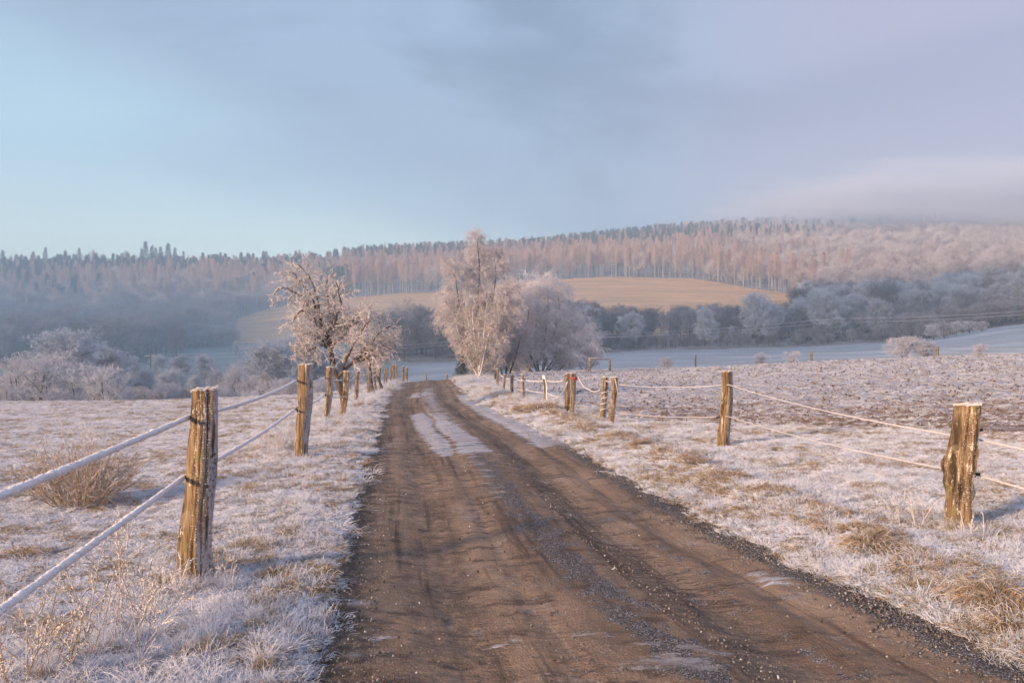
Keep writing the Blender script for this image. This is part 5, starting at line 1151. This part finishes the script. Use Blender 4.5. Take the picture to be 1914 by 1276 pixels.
# wooden frame (two posts and a bar)
def frame():
    D = 59.0; xl = (1102 - CX) / F * D; xr = (1140 - CX) / F * D; g = gz((xl + xr) / 2, D) - 0.1; zt = zy(671, D)
    root = thing('wooden_frame', 'low goal-like wooden frame of two posts and a bar by the field edge', 'frame', ((xl + xr) / 2, D, g)); w = xr - xl; h = zt - g
    for s in (-1, 1):
        sub = bpy.data.objects.new('upright', None)
        mb = MB(); P = np.array([[[s * w / 2, 0, 0], [s * w / 2 + 0.01, 0, h * .5], [s * w / 2, 0, h]]]); tubes(mb, P, np.full((1, 3), 0.085), 8, cap=True); obj('upright', mb.mesh('upright', M_WOOD), root)
    mb = MB(); P = np.array([[[-w / 2 - .12, 0, h + .03], [-w / 4, 0, h + .045], [w / 4, 0, h], [w / 2 + .1, 0, h + .01]]]); tubes(mb, P, np.full((1, 4), 0.05), 8, cap=True); obj('crossbar', mb.mesh('crossbar', M_WOOD), root)
frame()

# power pole and wires
def power():
    D = 216; x = (281 - CX) / F * D; zt = zy(664, D); g = zy(722, D)
    root = thing('power_pole', 'thin dark power pole with a crossbar in the left valley', 'power pole', (x, D, g)); h = zt - g
    mb = MB(); tubes(mb, np.array([[[0, 0, -1], [0.05, 0, h / 2], [0.12, 0, h]]]), np.array([[0.17, 0.15, 0.12]]), 8, cap=True); obj('pole', mb.mesh('pole', M_BARK), root)
    mb = MB(); tubes(mb, np.array([[[-1.6, 0, h - .1], [0, 0, h - .1], [1.8, 0, h - 0.1]]]), np.array([[0.09, 0.09, 0.09]]), 6, cap=True); arm = obj('crossarm', mb.mesh('crossarm', M_FROSTY), root)
    for s in (-1.4, 0, 1.5):
        mb = MB(); tubes(mb, np.array([[[s, 0, h], [s, 0, h + .1], [s, 0, h + .25]]]), np.array([[0.05, 0.09, 0.05]]), 8, cap=True); obj('insulator', mb.mesh('insulator', M_BLACK), arm)
    D2 = 205; x2 = (985 - CX) / F * D2; g2 = gz(x2, D2); z2 = zy(628, D2)
    r2 = copy_thing(root, (x2, D2, z2 - h), label='second power pole hidden behind the birch clump')
    for dz, lab in ((0.25, 'upper frosted power line crossing the valley'), (-0.55, 'lower frosted power line crossing the valley')):
        pts = [np.array([x + .1, D, zt + dz]), np.array([x2 + .1, D2, z2 + dz]), pt(1560, 597 - dz * 8, 190), pt(2100, 565 - dz * 8, 185)]
        rope('power_line', lab, pts, 0.03, [1.1, 1.0, 1.0], 730 + int(dz * 4), 'power lines over the valley', step=0.5, far=True, cat='power line')
power()

# ------------------------------------------------------------------ weeds, tussocks
def tussock(label, px, py, rad, h, n, seed, mat=M_STRAW, w=0.0022, lean=0.9, droop=0.9, curl=0.5, group='dry tussocks on the verges', name='grass_tussock', D=None, cat='tussock'):
    if D is None: x, D = hit(px, py)
    else: x = (px - CX) / F * D
    rng = rngf(seed); P, R_ = blades(rng, n, rad, h, w * (1 + D / 25), lean, droop, curl, 4); mb = MB(); K = P.shape[1]
    tubes(mb, P, R_, 3, tip=np.broadcast_to(np.linspace(0, 1, K)[None], (n, K)), hue=np.broadcast_to(rng.random((n, 1)), (n, K)))
    return tag(obj(name, mb.mesh(name, mat), None, (x, D, gz(x, D))), label, cat, group)
for i, (px, py, rad, h, n, lab) in enumerate([
    (1855, 1135, 0.13, 0.24, 900, 'largest straw tussock on the right verge, nearest the lower right corner'), (1625, 1040, 0.10, 0.22, 700, 'bright orange straw tussock left of the knobbly post'),
    (1688, 1075, 0.09, 0.12, 450, 'low brown tussock between the orange one and the largest one'), (1552, 1005, 0.11, 0.11, 450, 'flat dark-brown tussock left of the bright orange one'),
    (1450, 940, 0.14, 0.13, 500, 'brown tussock on the ridge of the right verge, middle'), (1370, 910, 0.13, 0.12, 500, 'brown tussock on the ridge left of the middle one'),
    (1292, 876, 0.14, 0.12, 450, 'small brown tussock below the lone upright post'), (1240, 856, 0.12, 0.10, 350, 'smallest brown tussock left of the lone upright post'), (1895, 1175, 0.12, 0.14, 500, 'orange tussock at the right edge of the photo'),
    (1165, 833, 0.16, 0.12, 400, 'greenish tussock below the smooth gate post'), (1790, 1120, 0.10, 0.12, 400, 'brown matted tussock beside the largest one'),
    (45, 1040, 0.12, 0.14, 500, 'straw tussock in the meadow at the left edge'), (130, 1010, 0.10, 0.10, 350, 'low straw tussock right of the left-edge one'),
    (1500, 960, 0.12, 0.10, 350, 'thin straw tussock on the right verge ridge before the flat one'), (880, 762, .25, .22, 500, 'straw tussock where the right verge meets the frozen track'),
    (1015, 774, 0.35, 0.35, 1100, 'wide straw-coloured tussock left of the tied pair of posts'), (985, 772, 0.3, 0.3, 800, 'straw tussock left of the widest one by the tied pair')]):
    tussock(lab, px, py, rad, h, n, 800 + i)
# tall frosted grasses round the post feet and along the right verge near the birch
def tall_grass():
    rng = rngf(860)
    pr = [proto('tall_tuft', tuft_mesh('tall_tuft', 870 + i, 60, 0.10, 0.34, 0.004, M_BLADE, lean=0.5, droop=0.45, curl=0.35)) for i in range(4)]
    xs = []; ys = []
    for (p0, p1, q0, q1, n) in [(480, 550, 790, 850, 60), (590, 660, 760, 800, 60), (660, 730, 715, 760, 120), (860, 930, 700, 735, 260), (900, 1050, 735, 775, 300), (840, 900, 706, 715, 60), (330, 440, 1065, 1110, 40), (0, 300, 1150, 1290, 70), (300, 600, 1130, 1290, 60), (1760, 1850, 985, 1020, 26)]:
        for _ in range(n):
            x, D = hit(rng.uniform(p0, p1), rng.uniform(q0, q1))
            if road_dist(np.array([x]), np.array([D]))[0] > 0.25: xs.append(x); ys.append(D)
    # strip along the right side of the road towards the birch
    for _ in range(500):
        D = rng.uniform(24, 60); x = road_r(D) + rng.uniform(0.35, 2.6); xs.append(x); ys.append(D)
    for _ in range(260):
        D = rng.uniform(14, 60); x = road_l(D) - rng.uniform(0.6, 2.2); xs.append(x); ys.append(D)
    x = np.array(xs); y = np.array(ys); n = len(x); rot = np.stack([rng.normal(0, .15, n), rng.normal(0, .15, n), rng.random(n) * 6], -1)
    scatter('tall_grass', np.stack([x, y, ground_z(x, y)], -1), rot, rng.uniform(0.35, 0.95, n) * np.interp(y, [5, 30, 60], [0.45, 0.9, 1.35]), rng.integers(0, 4, n), pr, 'tall frosted grass round the posts and along the right verge to the birch', 'grass')
tall_grass()
def weed(label, px, py, stems, h, seed, D=None, spread=0.18, side=5, tw=0.0035, mat=None, blob=0.0, name='frosted_weed', nside2=3, lean=0.35):
    if D is None: x, D = hit(px, py)
    else: x = (px - CX) / F * D
    rng = rngf(seed); a = rng.random(stems) * 6.28; r = spread * np.sqrt(rng.random(stems)); b = np.stack([r * np.cos(a), r * np.sin(a), np.zeros(stems) - .02], -1)
    d = np.stack([np.cos(a) * lean * r / spread, np.sin(a) * lean * r / spread, np.ones(stems)], -1) + rng.normal(0, 0.15, (stems, 3)); K = 7; P = [b]; p = b; L = h * rng.uniform(0.55, 1.05, stems)
    for k in range(K - 1):
        d = d + rng.normal(0, 0.09, (stems, 3)); d /= np.linalg.norm(d, axis=1, keepdims=True); p = p + d * (L / (K - 1))[:, None]; P.append(p)
    P0 = np.stack(P, 1); R0 = np.full((stems, K), tw) * np.linspace(1.2, 0.7, K)[None]
    P1, R1 = grow(rng, P0, R0, side, 0.25, 1, (0.4, 0.9), h * 0.28, lambda t: 1.2 - 0.7 * t, 4, 0.2, -0.05, 0.8, tw, tw * 0.6)
    P2, R2 = grow(rng, P1, R1, nside2, 0.3, 1, (0.4, 0.9), h * 0.08, None, 3, 0.25, 0, 0.9, tw, tw * 0.7)
    root = thing(name, label, 'weed', (x, D, gz(x, D)), 0, 'frosted weeds')
    mb = MB(); tubes(mb, P0, R0, 5); tubes(mb, P1, R1, 4); tubes(mb, P2, R2, 3); obj('stem', mb.mesh('stem', mat or M_TW_W, False), root)
    # rime needles along the stems
    mb = MB(); n = 26 * stems * side; src = P1; i = rng.integers(0, len(src), n); j = rng.random(n) * (src.shape[1] - 1.001); j0 = j.astype(int); f = (j - j0)[:, None]
    q = src[i, j0] * (1 - f) + src[i, j0 + 1] * f; dd = rng.normal(0, 1, (n, 3)); dd /= np.linalg.norm(dd, axis=1, keepdims=True)
    tubes(mb, np.stack([q, q + dd * rng.uniform(0.004, 0.012, (n, 1))], 1), np.stack([np.full(n, 0.0018), np.full(n, 0.0007)], 1) * (1 + blob), 3)
    obj('frost', mb.mesh('frost', M_FROSTWARM, False), root)
weed('bushy straw-coloured weed clump in the meadow left of the nearest post', 150, 945, 110, 0.72, 901, spread=0.24, side=5, mat=M_WEED, lean=0.9)
weed('tall sparse frosted weed rising above the straw weed clump', 165, 935, 9, 0.98, 902, spread=0.1, side=6, mat=M_TW_W)
weed('sparse tall frosted weed in the lower left between rope and post', 225, 1235, 11, 0.66, 903, spread=0.18, side=6, blob=1.0, tw=0.0032)
weed('frosted weed with dark stems in the lower left corner', 60, 1290, 12, 0.46, 904, spread=0.13, side=6, blob=1.0, tw=0.0030, mat=M_WEED)
weed('frosted weed just left of the foot of the nearest post', 290, 1140, 8, 0.34, 905, spread=0.12, side=5, blob=0.9, tw=0.0026)
weed('short frosted weed at the foot of the nearest post', 400, 1098, 9, 0.24, 906, spread=0.08, side=3, blob=0.5, tw=0.0026)
weed('frosted weed clump left of the second post', 520, 850, 26, 0.45, 907, spread=0.25, side=4)
weed('thin frosted weed left of the knobbly post', 1690, 985, 7, 0.30, 908, spread=0.15, side=3)
weed('frosted stalks right against the foot of the knobbly post', 1815, 1010, 6, 0.24, 909, spread=0.08, side=2)
weed('pale weed standing at the rim of the left meadow', 296, 745, 6, 0.7, 910, D=40, spread=0.2, side=4, tw=0.01)

# ------------------------------------------------------------------ added unseen slab that shades the valley, fog on the right hill, haze
def cloud():
    """added unseen cloud slab, its outline projected back from the valley shade it casts"""
    ALT = 330.0; poly = []
    def pj(px, D, z=None):
        x = (px - CX) / F * D; z = float(base_z(np.array([x]), np.array([D]))[0]) if z is None else z
        t = (ALT - z) / math.tan(SUN_EL); return (x + SUN_AZ[0] * t, D + SUN_AZ[1] * t)
    far = [(-900, 600), (-300, 600), (0, 540), (200, 490), (430, 360), (550, 340), (700, 345), (850, 325), (1000, 290), (1150, 270), (1300, 310), (1450, 340), (1600, 380), (1750, 410), (1914, 430), (2300, 450)]
    near = [(2300, 120), (1914, 122), (1300, 122), (900, 118), (500, 104), (0, 92), (-600, 92), (-1600, 92)]
    F_ = np.array([pj(*a) for a in far]); N_ = np.array([pj(*a) for a in near][::-1])
    n = 140; FA = resample(np.c_[F_, np.zeros(len(F_))], n)[:, :2]; NA = resample(np.c_[N_, np.zeros(len(N_))], n)[:, :2]
    m = 24; t = np.linspace(0, 1, m); P = NA[None] * (1 - t)[:, None, None] + FA[None] * t[:, None, None]
    wob = fbm(P[..., 0] * 0.02, P[..., 1] * 0.02, 951, 4); P[-1, :, 1] += 22 * wob[-1]; P[0, :, 1] += 14 * wob[0]
    th = 34 * np.sin(np.pi * np.clip(t, 0.0, 1.0))[:, None] ** 0.5 * np.sin(np.pi * np.linspace(0.0, 1, n))[None] ** 0.3
    Zt = ALT + th * (0.7 + 0.8 * fbm(P[..., 0] * 0.015, P[..., 1] * 0.015, 955, 4)) + 1; Zb = ALT - 0.25 * th
    V = np.concatenate([np.dstack([P, Zt]).reshape(-1, 3), np.dstack([P, Zb]).reshape(-1, 3)])
    id_ = np.arange(m * n).reshape(m, n); q = np.stack([id_[:-1, :-1], id_[:-1, 1:], id_[1:, 1:], id_[1:, :-1]], -1).reshape(-1, 4)
    q = np.concatenate([q, q[:, ::-1] + m * n])
    mt, N, b = material('cloud'); b.inputs['Base Color'].default_value = (0.85, 0.85, 0.87, 1); b.inputs['Roughness'].default_value = 1
    tag(obj('cloud', mesh_np('cloud', V, [q], mt)), 'added unseen slab behind the viewer, shaped to shade the valley', 'cloud', kind='stuff')
cloud()
def volume_mat(name, col, dens, ani=0.0):
    m = bpy.data.materials.new(name); m.use_nodes = True; nt = m.node_tree; nt.nodes.clear(); N = NT(nt)
    out = N.new('ShaderNodeOutputMaterial'); v = N.new('ShaderNodeVolumePrincipled'); v.inputs['Color'].default_value = (*col, 1); v.inputs['Density'].default_value = dens; v.inputs['Anisotropy'].default_value = ani
    N.l.new(v.outputs[0], out.inputs['Volume']); return m
def box(name, lo, hi, mat):
    x0, y0, z0 = lo; x1, y1, z1 = hi
    V = np.array([[x0, y0, z0], [x1, y0, z0], [x1, y1, z0], [x0, y1, z0], [x0, y0, z1], [x1, y0, z1], [x1, y1, z1], [x0, y1, z1]], float)
    Q = np.array([[0, 3, 2, 1], [4, 5, 6, 7], [0, 1, 5, 4], [1, 2, 6, 5], [2, 3, 7, 6], [3, 0, 4, 7]]); return obj(name, mesh_np(name, V, [Q], mat, False))
h = box('haze', (-1300, -70, -16), (1300, 1215, 225), volume_mat('haze', (0.62, 0.82, 1.0), 0.0009))
tag(h, 'pale blue winter haze over the whole valley', 'haze', kind='stuff')
def fog():
    """soft bank of mist lying over the top of the right hill, thinning out towards its rim"""
    m = bpy.data.materials.new('hill_fog'); m.use_nodes = True; nt = m.node_tree; nt.nodes.clear(); N = NT(nt)
    out = N.new('ShaderNodeOutputMaterial'); v = N.new('ShaderNodeVolumePrincipled'); v.inputs['Color'].default_value = (0.90, 0.90, 0.98, 1)
    p = objco(N); ln = N.new('ShaderNodeVectorMath', operation='LENGTH'); N.put(ln.inputs[0], p)
    f = N.ramp(N.math('ADD', ln.outputs['Value'], N.math('MULTIPLY', N.math('SUBTRACT', N.noise(p, 2.6, 4, 0.55), 0.5), 1.0)), 0.15, 0.92, 1.0, 0.0)
    N.put(v.inputs['Density'], N.math('MULTIPLY', f, 0.042)); N.l.new(v.outputs[0], out.inputs['Volume'])
    nt_, np_ = 48, 24; th = np.linspace(0, 2 * np.pi, nt_, endpoint=False); ph = np.linspace(0.02, np.pi - 0.02, np_)
    T_, P_ = np.meshgrid(th, ph); V = np.stack([np.sin(P_) * np.cos(T_), np.sin(P_) * np.sin(T_), np.cos(P_)], -1).reshape(-1, 3)
    id_ = np.arange(nt_ * np_).reshape(np_, nt_); n2 = np.roll(id_, -1, 1); q = np.stack([id_[:-1], id_[1:], n2[1:], n2[:-1]], -1).reshape(-1, 4)
    V = np.concatenate([V, [V[id_[0]].mean(0), V[id_[-1]].mean(0)]]); a = nt_ * np_
    t = np.concatenate([np.stack([id_[0], n2[0], np.full(nt_, a)], -1), np.stack([n2[-1], id_[-1], np.full(nt_, a + 1)], -1)])
    o = tag(obj('hill_fog', mesh_np('hill_fog', V, [q, t], m), None, (640, 870, 152)), 'pinkish fog bank swallowing the top of the right hill', 'fog', kind='stuff')
    o.scale = (520, 240, 66)
fog()
def mist():
    """thin bluish mist pooled in the shaded valley"""
    m = bpy.data.materials.new('valley_mist'); m.use_nodes = True; nt = m.node_tree; nt.nodes.clear(); N = NT(nt)
    out = N.new('ShaderNodeOutputMaterial'); v = N.new('ShaderNodeVolumePrincipled'); v.inputs['Color'].default_value = (0.58, 0.82, 1.0, 1)
    p = objco(N); ln = N.new('ShaderNodeVectorMath', operation='LENGTH'); N.put(ln.inputs[0], p)
    f = N.ramp(N.math('ADD', ln.outputs['Value'], N.math('MULTIPLY', N.math('SUBTRACT', N.noise(p, 3.0, 3, 0.5), 0.5), 0.6)), 0.2, 0.9, 1.0, 0.0)
    N.put(v.inputs['Density'], N.math('MULTIPLY', f, 0.0024)); N.l.new(v.outputs[0], out.inputs['Volume'])
    th = np.linspace(0, 2 * np.pi, 48, endpoint=False); ph = np.linspace(0.03, np.pi - 0.03, 24); T_, P_ = np.meshgrid(th, ph)
    V = np.stack([np.sin(P_) * np.cos(T_), np.sin(P_) * np.sin(T_), np.cos(P_)], -1).reshape(-1, 3); id_ = np.arange(48 * 24).reshape(24, 48); n2 = np.roll(id_, -1, 1)
    q = np.stack([id_[:-1], id_[1:], n2[1:], n2[:-1]], -1).reshape(-1, 4); a = len(V); V = np.concatenate([V, [[0, 0, 1], [0, 0, -1]]])
    t = np.concatenate([np.stack([id_[0], n2[0], np.full(48, a)], -1), np.stack([n2[-1], id_[-1], np.full(48, a + 1)], -1)])
    o = tag(obj('valley_mist', mesh_np('valley_mist', V, [q, t], m), None, (-170, 300, 8)), 'thin blue mist pooled in the shaded valley on the left', 'mist', kind='stuff')
    o.scale = (430, 170, 48)
mist()
print('objects', len(bpy.data.objects))
